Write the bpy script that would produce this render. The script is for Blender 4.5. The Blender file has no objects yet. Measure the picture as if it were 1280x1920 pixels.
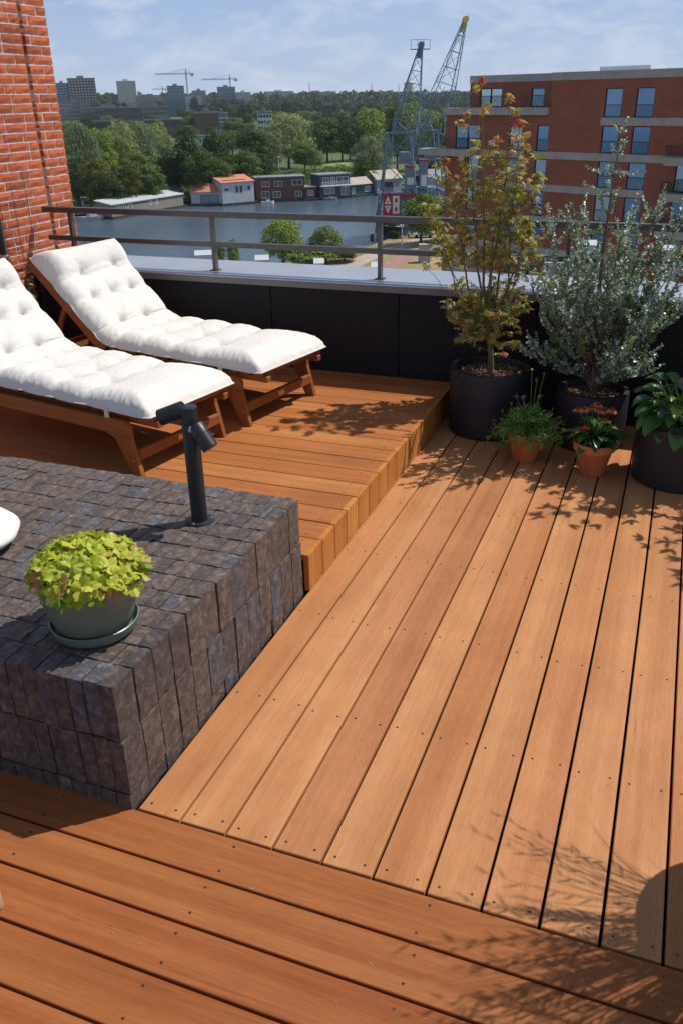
import bpy, math, random
import numpy as np
from mathutils import Vector, Matrix
R = random.Random(7)
C = bpy.context.scene.collection
rad = math.radians
# ------------------------------------------------------------------ camera
FPX, PITCH, YAW, ROLL, CAMH = 1600.5, 0.45464, 0.37178, -0.02043, 1.92
F = Vector((-math.sin(YAW)*math.cos(PITCH), math.cos(YAW)*math.cos(PITCH), -math.sin(PITCH)))
Rt = Vector((math.cos(YAW), math.sin(YAW), 0)); Up = Rt.cross(F)
Rr = Rt*math.cos(ROLL)+Up*math.sin(ROLL); Ur = Up*math.cos(ROLL)-Rt*math.sin(ROLL)
CAM = Vector((0, 0, CAMH))
cd = bpy.data.cameras.new('camera'); cam = bpy.data.objects.new('camera', cd); C.objects.link(cam)
cd.sensor_fit = 'VERTICAL'; cd.sensor_height = 36; cd.sensor_width = 24; cd.lens = FPX/1920*36
cd.clip_start = .05; cd.clip_end = 12000
cam.matrix_world = Matrix(((Rr.x, Ur.x, -F.x, CAM.x), (Rr.y, Ur.y, -F.y, CAM.y), (Rr.z, Ur.z, -F.z, CAM.z), (0, 0, 0, 1)))
bpy.context.scene.camera = cam
def ray(x, y):
    return Rr*((x-640)/FPX)-Ur*((y-960)/FPX)+F
def ground(x, y, z=-24.):          # where a sight line meets the level z
    d = ray(x, y); return CAM+d*((z-CAM.z)/d.z)
def atD(x, y, D):                  # point on a sight line at horizontal distance D
    d = ray(x, y); return CAM+d*(D/math.hypot(d.x, d.y))
# ------------------------------------------------------------------ materials
def newmat(name):
    m = bpy.data.materials.new(name); m.use_nodes = True; nt = m.node_tree
    return m, nt, nt.nodes['Principled BSDF']
def ramp(nt, fac, stops):
    r = nt.nodes.new('ShaderNodeValToRGB'); e = r.color_ramp.elements
    while len(e) < len(stops): e.new(.5)
    for el, (p, c) in zip(e, stops): el.position = p; el.color = (*c, 1)
    nt.links.new(fac, r.inputs[0]); return r.outputs[0]
def noise(nt, scale, det=4, vec=None, rough=.55, dist=0):
    n = nt.nodes.new('ShaderNodeTexNoise'); n.inputs['Scale'].default_value = scale
    n.inputs['Detail'].default_value = det; n.inputs['Roughness'].default_value = rough; n.inputs['Distortion'].default_value = dist
    if vec is not None: nt.links.new(vec, n.inputs['Vector'])
    return n.outputs['Fac']
def objco(nt, scale=(1, 1, 1), island=0):
    t = nt.nodes.new('ShaderNodeTexCoord'); mp = nt.nodes.new('ShaderNodeMapping'); mp.inputs['Scale'].default_value = scale
    src = t.outputs['Object']
    if island:
        g = nt.nodes.new('ShaderNodeNewGeometry'); mu = nt.nodes.new('ShaderNodeMath'); mu.operation = 'MULTIPLY'; mu.inputs[1].default_value = island
        nt.links.new(g.outputs['Random Per Island'], mu.inputs[0])
        a = nt.nodes.new('ShaderNodeVectorMath'); a.operation = 'ADD'
        nt.links.new(src, a.inputs[0]); nt.links.new(mu.outputs[0], a.inputs[1]); src = a.outputs[0]
    nt.links.new(src, mp.inputs['Vector']); return mp.outputs[0]
def mix(nt, fac, a, b, mode='MIX'):
    m = nt.nodes.new('ShaderNodeMix'); m.data_type = 'RGBA'; m.blend_type = mode
    for sock, v in ((m.inputs[0], fac), (m.inputs[6], a), (m.inputs[7], b)):
        if isinstance(v, bpy.types.NodeSocket): nt.links.new(v, sock)
        else: sock.default_value = v if not isinstance(v, tuple) else (*v, 1)
    return m.outputs[2]
def bump(nt, bs, h, strength=.3, dist=.01):
    b = nt.nodes.new('ShaderNodeBump'); b.inputs['Strength'].default_value = strength; b.inputs['Distance'].default_value = dist
    nt.links.new(h, b.inputs['Height']); nt.links.new(b.outputs[0], bs.inputs['Normal'])
def M(name, c1, c2=None, scale=8, rough=.6, metal=0, bmp=.15, bdist=.003, isl=0, bscale=None, lo=.3, hi=.7, spec=.5, stretch=(1, 1, 1), trans=0):
    """noise-varied surface; isl = amount of value change between separate pieces"""
    m, nt, bs = newmat(name)
    c2 = c2 or tuple(min(1, v*1.35) for v in c1)
    v = objco(nt, stretch)
    col = ramp(nt, noise(nt, scale, 6, v), [(lo, c1), (hi, c2)])
    if isl:
        g = nt.nodes.new('ShaderNodeNewGeometry')
        k = ramp(nt, g.outputs['Random Per Island'], [(0, (1-isl,)*3), (1, (1+isl,)*3)])
        col = mix(nt, 1., col, k, 'MULTIPLY')
    nt.links.new(col, bs.inputs['Base Color'])
    bs.inputs['Roughness'].default_value = rough; bs.inputs['Metallic'].default_value = metal
    bs.inputs['Specular IOR Level'].default_value = spec
    if bmp: bump(nt, bs, noise(nt, bscale or scale*4, 5, v), bmp, bdist)
    if trans: leafy(m, nt, bs, trans)
    return m
def leafy(m, nt, bs, amt):
    t = nt.nodes.new('ShaderNodeBsdfTranslucent'); ms = nt.nodes.new('ShaderNodeMixShader'); ms.inputs[0].default_value = amt
    out = nt.nodes['Material Output']
    if bs.inputs['Base Color'].links: nt.links.new(bs.inputs['Base Color'].links[0].from_socket, t.inputs['Color'])
    nt.links.new(bs.outputs[0], ms.inputs[1]); nt.links.new(t.outputs[0], ms.inputs[2]); nt.links.new(ms.outputs[0], out.inputs[0])
def leafmat(name, stops, rough=.5, trans=.3, spec=.4):
    m, nt, bs = newmat(name); g = nt.nodes.new('ShaderNodeNewGeometry')
    nt.links.new(ramp(nt, g.outputs['Random Per Island'], stops), bs.inputs['Base Color'])
    bs.inputs['Roughness'].default_value = rough; bs.inputs['Specular IOR Level'].default_value = spec
    leafy(m, nt, bs, trans); return m
def crownmat(name, c1, c2, trans=.25):
    m, nt, bs = newmat(name); g = nt.nodes.new('ShaderNodeNewGeometry'); o = nt.nodes.new('ShaderNodeObjectInfo')
    a = ramp(nt, g.outputs['Random Per Island'], [(0, c1), (1, c2)])
    k = ramp(nt, o.outputs['Random'], [(0, (.72, .72, .78)), (.5, (1, 1, 1)), (1, (1.28, 1.2, .95))])
    nt.links.new(mix(nt, 1., a, k, 'MULTIPLY'), bs.inputs['Base Color'])
    bs.inputs['Roughness'].default_value = .7; bs.inputs['Specular IOR Level'].default_value = .25
    leafy(m, nt, bs, trans); return m
def woodmat(name, axis, dark, mid, light, rough=.5, var=.16, grain=1., blotch=.5):
    m, nt, bs = newmat(name)
    s = [30.*grain]*3; s[axis] = .6*grain
    v = objco(nt, tuple(s), 37.)
    n1 = noise(nt, 1., 8, v, .66, .12)
    col = ramp(nt, n1, [(.2, dark), (.5, mid), (.8, light)])
    s2 = [5.*grain]*3; s2[axis] = .55*grain
    v2 = objco(nt, tuple(s2), 91.)
    n2 = noise(nt, 1., 3, v2, .5, .5)
    col = mix(nt, 1., col, ramp(nt, n2, [(.3, (1-.32*blotch, 1-.42*blotch, 1-.5*blotch)), (.5, (1, 1, 1)), (.72, (1+.22*blotch, 1+.3*blotch, 1+.36*blotch))]), 'MULTIPLY')
    s3 = [420.*grain]*3; s3[axis] = 22*grain
    n3 = noise(nt, 1., 3, objco(nt, tuple(s3), 11.))
    col = mix(nt, 1., col, ramp(nt, n3, [(.3, (.87, .85, .83)), (.6, (1.04, 1.04, 1.04))]), 'MULTIPLY')
    g = nt.nodes.new('ShaderNodeNewGeometry')
    k = ramp(nt, g.outputs['Random Per Island'], [(0, (1-var, 1-var*1.25, 1-var*1.3)), (.35, (1.02, .97, .95)), (.7, (1, 1.02, 1.0)), (1, (1+var*.5, 1+var*.9, 1+var))])
    col = mix(nt, 1., col, k, 'MULTIPLY')
    s4 = [14.*grain]*3; s4[axis] = .5*grain
    n4 = noise(nt, 1., 9, objco(nt, tuple(s4), 53.), .75, .9)
    col = mix(nt, 1., col, ramp(nt, n4, [(.33, (.76, .69, .63)), (.40, (1, 1, 1)), (.62, (1, 1, 1)), (.70, (1.08, 1.11, 1.14))]), 'MULTIPLY')
    n5 = noise(nt, 3.2, 5, objco(nt, (1, 1, 1)), .6)
    col = mix(nt, 1., col, ramp(nt, n5, [(.3, (.90, .88, .87)), (.7, (1.06, 1.07, 1.08))]), 'MULTIPLY')
    nt.links.new(col, bs.inputs['Base Color'])
    nt.links.new(ramp(nt, n1, [(.3, (rough-.1,)*3), (.7, (rough+.12,)*3)]), bs.inputs['Roughness'])
    bs.inputs['Specular IOR Level'].default_value = .14
    bump(nt, bs, n3, .25, .0012)
    return m
MT = {}
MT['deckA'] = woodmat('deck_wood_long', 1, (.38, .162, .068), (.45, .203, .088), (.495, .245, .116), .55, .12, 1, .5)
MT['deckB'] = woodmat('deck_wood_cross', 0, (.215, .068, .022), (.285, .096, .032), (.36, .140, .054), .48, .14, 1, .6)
MT['deckR'] = woodmat('deck_wood_raised', 0, (.31, .112, .036), (.40, .152, .050), (.46, .195, .072), .5, .12, 1, .4)
MT['fascia'] = woodmat('deck_wood_fascia', 2, (.38, .145, .036), (.48, .195, .052), (.54, .25, .08), .5, .12)
MT['teak'] = woodmat('lounger_wood', 0, (.22, .075, .025), (.31, .115, .04), (.39, .16, .06), .42, .15)
MT['teak_y'] = woodmat('lounger_wood_cross', 1, (.22, .075, .025), (.31, .115, .04), (.39, .16, .06), .42, .15)
MT['screw'] = M('screw_steel', (.05, .045, .04), (.12, .1, .09), 50, .4, .8, 0)
MT['dark'] = M('under_deck', (.012, .009, .007), None, 8, .9)
MT['panel'] = M('black_panel', (.008, .008, .01), (.02, .02, .024), 60, .75, 0, .35, .003, bscale=220, spec=.3)
MT['zinc'] = M('zinc_cap', (.42, .445, .50), (.50, .525, .58), 3, .38, .55, .05, .002)
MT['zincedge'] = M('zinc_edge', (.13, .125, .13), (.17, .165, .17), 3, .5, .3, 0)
MT['rail'] = M('rail_paint', (.085, .08, .078), (.11, .105, .10), 30, .38, .45, .03)
MT['pot'] = M('fibre_pot', (.012, .012, .017), (.02, .02, .027), 30, .55, 0, .3, .002, bscale=150)
MT['bollard'] = M('bollard_paint', (.014, .016, .021), (.02, .023, .03), 90, .42, .1, .12, .0006, bscale=500)
MT['terra'] = M('terracotta', (.48, .135, .045), (.60, .20, .08), 12, .8, 0, .25, .001)
MT['greenpot'] = M('green_glaze', (.125, .165, .13), (.15, .19, .152), 6, .33, 0, .03, .0006, spec=.5)
MT['soil'] = M('soil', (.02, .012, .008), (.05, .03, .02), 60, .95, 0, .6, .006)
MT['chips'] = M('bark_chips', (.16, .085, .045), (.32, .2, .12), 60, .85, 0, .2, .001, isl=.55)
MT['bark'] = M('stem_bark', (.10, .085, .04), (.17, .15, .07), 40, .8, 0, .3, .001)
MT['oliveb'] = M('shrub_bark', (.10, .06, .04), (.18, .12, .09), 60, .8)
MT['greenstem'] = M('green_stem', (.08, .13, .03), (.14, .2, .05), 30, .6)
MT['rust'] = M('rusty_wire', (.13, .045, .02), (.28, .09, .035), 60, .85)
MT['brass'] = M('brass', (.55, .38, .12), (.65, .48, .2), 50, .35, .8, 0)
MT['palewood'] = woodmat('pale_wood', 2, (.5, .34, .19), (.6, .43, .26), (.68, .52, .34), .5)
def cloth():
    m, nt, bs = newmat('white_canvas'); v = objco(nt)
    nt.links.new(ramp(nt, noise(nt, 5, 3, v), [(.3, (.66, .64, .60)), (.7, (.715, .695, .66))]), bs.inputs['Base Color'])
    bs.inputs['Roughness'].default_value = .85; bs.inputs['Specular IOR Level'].default_value = .2; bs.inputs['Sheen Weight'].default_value = .2
    w = nt.nodes.new('ShaderNodeTexWave'); w.inputs['Scale'].default_value = 7; w.inputs['Distortion'].default_value = 9; w.inputs['Detail'].default_value = 4; w.inputs['Detail Scale'].default_value = 1.3
    nt.links.new(v, w.inputs['Vector'])
    bump(nt, bs, mix(nt, .5, w.outputs['Color'], noise(nt, 35, 5, v)), .5, .007)
    return m
MT['cloth'] = cloth()
def clinker():
    m, nt, bs = newmat('dark_clinker'); v = objco(nt, (1, 1, 1), 13.)
    n = noise(nt, 30, 10, v, .78, .5)
    col = ramp(nt, n, [(.32, (.034, .030, .031)), (.5, (.105, .090, .087)), (.68, (.29, .235, .20))])
    g = nt.nodes.new('ShaderNodeNewGeometry')
    k = ramp(nt, g.outputs['Random Per Island'], [(0, (.7, .68, .72)), (.2, (.88, .83, .8)), (.5, (1.05, .95, .88)), (.86, (1.15, 1.0, .9)), (.9, (.85, .95, 1.15)), (1, (.95, 1.08, 1.35))])
    nt.links.new(mix(nt, 1., col, k, 'MULTIPLY'), bs.inputs['Base Color'])
    bs.inputs['Roughness'].default_value = .62
    h = noise(nt, 90, 9, v, .8, .3); bump(nt, bs, h, 1., .009); return m
MT['clinker'] = clinker()
def redbrick():
    m, nt, bs = newmat('red_brick'); v = objco(nt, (1, 1, 1), 5.)
    col = ramp(nt, noise(nt, 18, 7, v, .7), [(.28, (.28, .055, .02)), (.5, (.44, .098, .034)), (.75, (.54, .16, .065))])
    g = nt.nodes.new('ShaderNodeNewGeometry')
    k = ramp(nt, g.outputs['Random Per Island'], [(0, (.72, .68, .75)), (.3, (1, .95, .9)), (1, (1.12, 1.12, 1.05))])
    nt.links.new(mix(nt, 1., col, k, 'MULTIPLY'), bs.inputs['Base Color'])
    bs.inputs['Roughness'].default_value = .85
    bump(nt, bs, noise(nt, 45, 8, v, .8), .7, .006); return m
MT['redbrick'] = redbrick()
MT['mortar'] = M('mortar', (.48, .41, .38), (.66, .58, .54), 60, .9, 0, .5, .003)
def wallbrick(name, c1, c2, mort, s=1.):
    m, nt, bs = newmat(name); t = nt.nodes.new('ShaderNodeTexCoord')
    b = nt.nodes.new('ShaderNodeTexBrick'); b.inputs['Scale'].default_value = 1; b.inputs['Brick Width'].default_value = .22*s; b.inputs['Row Height'].default_value = .066*s
    b.inputs['Mortar Size'].default_value = .006*s; b.inputs['Color1'].default_value = (*c1, 1); b.inputs['Color2'].default_value = (*c2, 1); b.inputs['Mortar'].default_value = (*mort, 1)
    nt.links.new(t.outputs['Object'], b.inputs['Vector'])
    col = mix(nt, 1., b.outputs['Color'], ramp(nt, noise(nt, .35, 4, t.outputs['Object']), [(.3, (.82, .8, .8)), (.7, (1.1, 1.1, 1.1))]), 'MULTIPLY')
    nt.links.new(col, bs.inputs['Base Color']); bs.inputs['Roughness'].default_value = .85; return m
MT['facade'] = wallbrick('facade_brick', (.30, .09, .055), (.24, .07, .042), (.30, .18, .14))
MT['concrete'] = M('concrete', (.30, .29, .28), (.40, .385, .37), 1.2, .85, 0, .1, .01)
MT['frame'] = M('dark_frame', (.012, .014, .02), None, 10, .5)
def glass(name, c1, c2, met=0.):
    m, nt, bs = newmat(name); g = nt.nodes.new('ShaderNodeObjectInfo')
    nt.links.new(ramp(nt, g.outputs['Random'], [(0, c1), (1, c2)]), bs.inputs['Base Color']); bs.inputs['Metallic'].default_value = met
    bs.inputs['Roughness'].default_value = .06; bs.inputs['Specular IOR Level'].default_value = 1.; bs.inputs['IOR'].default_value = 1.9
    bump(nt, bs, noise(nt, .7, 2, objco(nt)), .05, .02); return m
MT['glass'] = glass('window_glass', (.04, .12, .26), (.20, .36, .48), .65)  # blue of the reflected sky put into the pane colour
MT['glassdk'] = glass('window_glass_far', (.02, .03, .045), (.06, .08, .1))
MT['curtain'] = M('curtain', (.35, .36, .36), (.5, .5, .5), 6, .9, stretch=(8, 8, 1))
MT['whitepaint'] = M('white_paint', (.72, .72, .72), (.8, .8, .8), 3, .5)
MT['steel'] = M('crane_steel', (.11, .18, .26), (.18, .27, .36), 2, .5, .2)
MT['yellow'] = M('yellow_paint', (.62, .45, .05), None, 3, .5)
MT['redpaint'] = M('red_paint', (.35, .02, .035), (.42, .03, .045), 2, .5)
MT['bluegrey'] = M('blue_grey_paint', (.15, .20, .27), (.21, .27, .34), 2, .5)
MT['trunk'] = M('tree_bark', (.05, .04, .03), (.1, .08, .06), 2, .9)
def watermat():
    m, nt, bs = newmat('river_water')
    bs.inputs['Base Color'].default_value = (.07, .10, .14, 1); bs.inputs['Roughness'].default_value = .18; bs.inputs['IOR'].default_value = 1.33
    v = objco(nt, (1, .6, 1)); v2 = objco(nt, (.06, .04, 1))
    h = mix(nt, .6, noise(nt, .9, 5, v, .6), noise(nt, 1., 3, v2))
    bump(nt, bs, h, .8, .5); return m
MT['water'] = watermat()
# ------------------------------------------------------------------ mesh builder
LOC = {}
class MB:
    def __init__(s): s.v = []; s.f = []; s.mi = []; s.m = 0
    def add(s, vs, fs):
        o = len(s.v); s.v += [tuple(v) for v in vs]; s.f += [tuple(i+o for i in f) for f in fs]; s.mi += [s.m]*len(fs)
    def box(s, lo, hi, mat=None, bev=0):
        (x0, y0, z0), (x1, y1, z1) = lo, hi
        if bev:
            b = bev
            vs = []; idx = {}
            for ix, X in enumerate((x0, x1)):
                for iy, Y in enumerate((y0, y1)):
                    for iz, Z in enumerate((z0, z1)):
                        sx, sy, sz = (b if ix == 0 else -b), (b if iy == 0 else -b), (b if iz == 0 else -b)
                        idx[ix, iy, iz, 0] = len(vs); vs.append((X, Y+sy, Z+sz))
                        idx[ix, iy, iz, 1] = len(vs); vs.append((X+sx, Y, Z+sz))
                        idx[ix, iy, iz, 2] = len(vs); vs.append((X+sx, Y+sy, Z))
            I = idx; fs = []
            for a in (0, 1):
                q = [(0, 0), (0, 1), (1, 1), (1, 0)]
                if a: q = q[::-1]
                fs.append([I[a, i, j, 0] for i, j in q][::-1] if 0 else [I[a, i, j, 0] for i, j in [(0, 0), (0, 1), (1, 1), (1, 0)]][::(1 if a == 0 else -1)])
                fs.append([I[i, a, j, 1] for i, j in [(0, 0), (1, 0), (1, 1), (0, 1)]][::(1 if a == 0 else -1)])
                fs.append([I[i, j, a, 2] for i, j in [(0, 0), (0, 1), (1, 1), (1, 0)]][::(1 if a == 0 else -1)])
                for c in (0, 1):
                    fs.append([I[a, c, 0, 0], I[a, c, 1, 0], I[a, c, 1, 1], I[a, c, 0, 1]])
                    fs.append([I[a, 0, c, 0], I[a, 1, c, 0], I[a, 1, c, 2], I[a, 0, c, 2]])
                    fs.append([I[0, a, c, 1], I[1, a, c, 1], I[1, a, c, 2], I[0, a, c, 2]])
                    for d in (0, 1): fs.append([I[a, c, d, 0], I[a, c, d, 1], I[a, c, d, 2]])
        else:
            vs = [(x, y, z) for x in (x0, x1) for y in (y0, y1) for z in (z0, z1)]
            fs = [(0, 1, 3, 2), (4, 6, 7, 5), (0, 4, 5, 1), (2, 3, 7, 6), (0, 2, 6, 4), (1, 5, 7, 3)]
        if mat is not None: vs = [mat @ Vector(v) for v in vs]
        s.add(vs, fs); return s
    def bar(s, a, b, w, h=None, up=(0, 0, 1)):
        a, b = Vector(a), Vector(b); h = h or w; d = (b-a); L = d.length; d.normalize()
        u = Vector(up)
        if abs(d.dot(u)) > .98: u = Vector((1, 0, 0))
        sx = d.cross(u).normalized(); uy = sx.cross(d)
        m = Matrix(((d.x, sx.x, uy.x, a.x), (d.y, sx.y, uy.y, a.y), (d.z, sx.z, uy.z, a.z), (0, 0, 0, 1)))
        return s.box((0, -w/2, -h/2), (L, w/2, h/2), m)
    def tube(s, pts, rs, n=8, cap=True):
        pts = [Vector(p) for p in pts]
        if not hasattr(rs, '__len__'): rs = [rs]*len(pts)
        vs = []; prev = None
        for i, p in enumerate(pts):
            d = (pts[min(i+1, len(pts)-1)]-pts[max(i-1, 0)])
            if d.length < 1e-9: d = Vector((0, 0, 1))
            d.normalize()
            u = prev if prev is not None else (Vector((1, 0, 0)) if abs(d.x) < .8 else Vector((0, 1, 0)))
            u = (u-d*u.dot(d)).normalized(); prev = u; w = d.cross(u)
            vs += [p+(u*math.cos(t*2*math.pi/n)+w*math.sin(t*2*math.pi/n))*rs[i] for t in range(n)]
        fs = []
        for i in range(len(pts)-1):
            for t in range(n):
                fs.append((i*n+t, i*n+(t+1) % n, (i+1)*n+(t+1) % n, (i+1)*n+t))
        if cap: fs.append(tuple(range(n))[::-1]); fs.append(tuple((len(pts)-1)*n+t for t in range(n)))
        s.add(vs, fs); return s
    def lathe(s, c, prof, n=48, closed=False):
        vs = []; k = len(prof)
        for r, z in prof: vs += [(c[0]+r*math.cos(t*2*math.pi/n), c[1]+r*math.sin(t*2*math.pi/n), c[2]+z) for t in range(n)]
        fs = [(i*n+t, i*n+(t+1) % n, (i+1)*n+(t+1) % n, (i+1)*n+t) for i in range(k-1) for t in range(n)]
        if not closed: fs.append(tuple(range(n))[::-1]); fs.append(tuple((k-1)*n+t for t in range(n)))
        s.add(vs, fs); return s
    def build(s, name, mats, parent=None, smooth=False, local=False, loc=None):
        me = bpy.data.meshes.new(name)
        o = LOC.get(parent.name, Vector()) if parent and not local else Vector()
        if loc is not None: o = Vector(loc)
        me.from_pydata([(v[0]-o[0], v[1]-o[1], v[2]-o[2]) for v in s.v], [], s.f)
        if not isinstance(mats, (list, tuple)): mats = [mats]
        for m in mats: me.materials.append(MT[m] if isinstance(m, str) else m)
        if len(mats) > 1: me.polygons.foreach_set('material_index', s.mi)
        if smooth: me.polygons.foreach_set('use_smooth', [True]*len(s.f))
        me.update()
        ob = bpy.data.objects.new(name, me); C.objects.link(ob)
        if parent: ob.parent = parent; LOC[ob.name] = o
        elif loc is not None: ob.location = o; LOC[ob.name] = o
        if smooth and smooth != 'all':
            me.set_sharp_from_angle(angle=rad(40))
        return ob
def thing(name, label, cat, loc=(0, 0, 0), rz=0, group=None):
    o = bpy.data.objects.new(name, None); C.objects.link(o); o.location = loc; o.rotation_euler = (0, 0, rz)
    o['label'] = label; o['category'] = cat
    if group: o['group'] = group
    o.empty_display_size = .2
    LOC[o.name] = Vector(loc); return o
def tag(o, label, cat, group=None):
    o['label'] = label; o['category'] = cat
    if group: o['group'] = group
    return o
def struct(o, kind='structure'): o['kind'] = kind; return o
def copytree(o, parent=None):
    c = o.copy(); C.objects.link(c)
    if parent: c.parent = parent
    for ch in list(o.children): copytree(ch, c)
    return c
# ================================================================== THE TERRACE
SUN = Vector((.52, .46, 1.)).normalized()
def screw(mb, x, y, z, ax=0, side=1):
    n = 8; r = .0042
    if ax == 0: vs = [(x+r*math.cos(t*math.pi/4), y+r*math.sin(t*math.pi/4), z) for t in range(n)]
    else: vs = [(x, y+r*math.cos(t*math.pi/4), z+r*math.sin(t*math.pi/4)) for t in range(n)]
    mb.m = 1; mb.add(vs, [tuple(range(n))]); mb.m = 0
GX, GY, PW = -1.2924, 1.5613, .15
def deck_long():
    mb = MB()
    for i in range(0, 26):
        x0 = GX+PW*i+.0042+(0 if i else .004); x1 = GX+PW*(i+1)-.0042
        dz = R.uniform(-.0008, .0008)
        mb.box((x0, GY+.004, -.028), (x1, 5.43, dz), bev=.0022)
        for k in range(9):
            y = 1.60+.56*k if k == 0 else 1.60+.568*k+R.uniform(-.006, .006)
            for xx in (x0+.026, x1-.026):
                if R.random() < .96: screw(mb, xx+R.uniform(-.003, .003), y+R.uniform(-.005, .005), dz+.0006)
    return struct(mb.build('deck', ['deckA', 'screw']))
deck_long()
def deck_cross():
    mb = MB()
    for j in range(0, 9):
        y1 = GY-PW*j-.0042; y0 = GY-PW*(j+1)+.0042
        dz = R.uniform(-.0006, .0006)
        mb.box((-4.6, y0, -.028), (2.6, y1, dz), bev=.0022)
        for k in range(-4, 6):
            x = -.953+.579*k
            for yy in (y0+.028, y1-.028): screw(mb, x+R.uniform(-.008, .008), yy+R.uniform(-.003, .003), dz+.0006)
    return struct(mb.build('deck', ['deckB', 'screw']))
deck_cross()
ZR = .18
def deck_raised():
    mb = MB(); mb2 = MB()
    p = .1545; y = 2.878; k = 0
    while y < 5.385:
        y1 = min(y+p, 5.4); dz = R.uniform(-.0008, .0008)
        mb.box((-4.6, y+.0032, ZR-.028), (-1.302, y1-.0032, ZR+dz), bev=.002)
        mb2.box((-1.3015, y+.003, .004), (-1.276, y1-.003, ZR+dz-.0005), bev=.002)
        for q in range(7):
            for yy in (y+.03, y1-.03):
                if y1-y > .1: screw(mb, -1.36-.52*q+R.uniform(-.006, .006), yy, ZR+dz+.0006)
        if y1-y > .1:
            for yy in (y+.02, y1-.02):
                for zz in (.025, ZR-.025): screw(mb2, -1.2753, yy, zz, 1)
        y += p; k += 1
    mb.box((-4.6, 2.882, .004), (-1.33, 2.905, ZR-.03))
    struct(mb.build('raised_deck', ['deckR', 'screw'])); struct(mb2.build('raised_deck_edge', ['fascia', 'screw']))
deck_raised()
mb = MB(); mb.box((-5, -.5, -.4), (3, 5.4, -.045)); struct(mb.build('deck_base', 'dark'))
# ---- dark clinker block
def brick_block():
    root = thing('brick_block', 'low block of dark weathered clinker bricks carrying the bollard light and the lime plant', 'masonry block', (-2.4, 2.2, 0))
    mb = MB(); x_right = -1.30; pit = .0535; rows = [(1.555+.1005*j) for j in range(13)]
    def brk(x0, x1, y0, y1, z0, z1, amp):
        # rough, cleft brick: subdivided box with jittered vertices
        nx, ny, nz = 3, 3, 4
        V = {}; vs = []
        def P(i, j, k):
            if (i, j, k) in V: return V[i, j, k]
            x = x0+(x1-x0)*i/nx; y = y0+(y1-y0)*j/ny; z = z0+(z1-z0)*k/nz
            b = .0013
            ex = (i in (0, nx)); ey = (j in (0, ny)); ez = (k in (0, nz))
            if ex+ey+ez >= 2:
                if ex: x += b if i == 0 else -b
                if ey: y += b if j == 0 else -b
                if ez: z += b if k == 0 else -b
            V[i, j, k] = len(vs); vs.append((x+R.gauss(0, amp)*.7, y+R.gauss(0, amp)*.7, z+R.gauss(0, amp))); return V[i, j, k]
        fs = []
        for a in range(nx):
            for b in range(ny):
                fs.append((P(a, b, nz), P(a+1, b, nz), P(a+1, b+1, nz), P(a, b+1, nz)))
        for a in range(nx):
            for c in range(nz):
                fs.append((P(a, 0, c), P(a+1, 0, c), P(a+1, 0, c+1), P(a, 0, c+1)))
                fs.append((P(a, ny, c), P(a, ny, c+1), P(a+1, ny, c+1), P(a+1, ny, c)))
        for b in range(ny):
            for c in range(nz):
                fs.append((P(0, b, c), P(0, b, c+1), P(0, b+1, c+1), P(0, b+1, c)))
                fs.append((P(nx, b, c), P(nx, b+1, c), P(nx, b+1, c+1), P(nx, b, c+1)))
        mb.add(vs, fs)
    courses = [(-.02, .052), (.055, .251), (.254, .45)]
    for ci, (z0, z1) in enumerate(courses):
        top = ci == 2
        for j, y0 in enumerate(rows):
            y1 = y0+.0995
            off = R.uniform(-.004, .004)+(.003 if ci == 1 else 0); dx = R.choice([0, .5])*pit if top and j % 2 else 0
            inner = not top and 0 < j < len(rows)-1
            x = x_right+off; n = 1 if inner else 44
            for i in range(n):
                w = pit-.0006
                zj = R.gauss(0, .0013) if top else 0
                if top and i == 0: zj = abs(zj)
                brk(x-w, x, y0+R.uniform(0, .0015)+(R.uniform(-.004, .003) if j == 0 else 0), y1-R.uniform(0, .0015), z0, z1+zj, .0012)
                x -= pit
                if i == 0 and dx: brk(x-dx+.001, x, y0, y1, z0, z1+R.gauss(0, .002), .001); x -= dx
    mb.build('brickwork', 'clinker', root)
    m2 = MB(); m2.box((-3.6, 1.575, .0), (-1.325, 2.84, .435)); m2.build('core', 'dark', root)
brick_block()
# ---- parapet with zinc cap
pr = thing('parapet_wall', 'low black panelled parapet wall with a wide grey zinc cap along the terrace edge', 'wall', (-1, 5.6, 0))
jx = [-4.45, -3.53, -2.6, -1.674, -.771, .13, 1.05, 1.95]
for i in range(len(jx)):
    x0 = jx[i]-(.145 if i == 0 else 0); x1 = jx[i+1] if i+1 < len(jx) else 2.9
    MB().box((x0+.003, 5.402, -.04), (x1-.003, 5.43, .772), bev=.002).build('panel', 'panel', pr)
MB().box((-4.6, 5.4305, -.04), (2.9, 5.93, .745)).build('core', 'dark', pr)
for (x0, x1) in ((-4.6, -1.62), (-1.617, 2.9)):
    mb = MB(); mb.box((x0, 5.372, .792), (x1, 5.955, .80), bev=.002)
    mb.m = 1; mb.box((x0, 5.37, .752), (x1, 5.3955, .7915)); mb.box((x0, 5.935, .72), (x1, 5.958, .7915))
    mb.m = 0; mb.box((x0, 5.40, .8005), (x1, 5.412, .804)); mb.build('cap', ['zinc', 'zincedge'], pr)
# ---- railing
rl = thing('railing', 'dark metal railing with two flat rails standing on the zinc cap', 'railing', (-1, 5.55, .8))
MB().box((-4.53, 5.53, 1.165), (2.9, 5.578, 1.205), bev=.003).build('top_rail', 'rail', rl)
MB().box((-4.51, 5.535, .965), (2.9, 5.573, 1.0), bev=.003).build('middle_rail', 'rail', rl)
for x in (-4.29, -3.095, -1.853, -.635, .62, 1.86):
    mb = MB(); mb.box((x-.0125, 5.532, .806), (x+.0125, 5.576, 1.1645), bev=.002); mb.box((x-.03, 5.52, .8008), (x+.03, 5.588, .807))
    mb.build('post', 'rail', rl)
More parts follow.
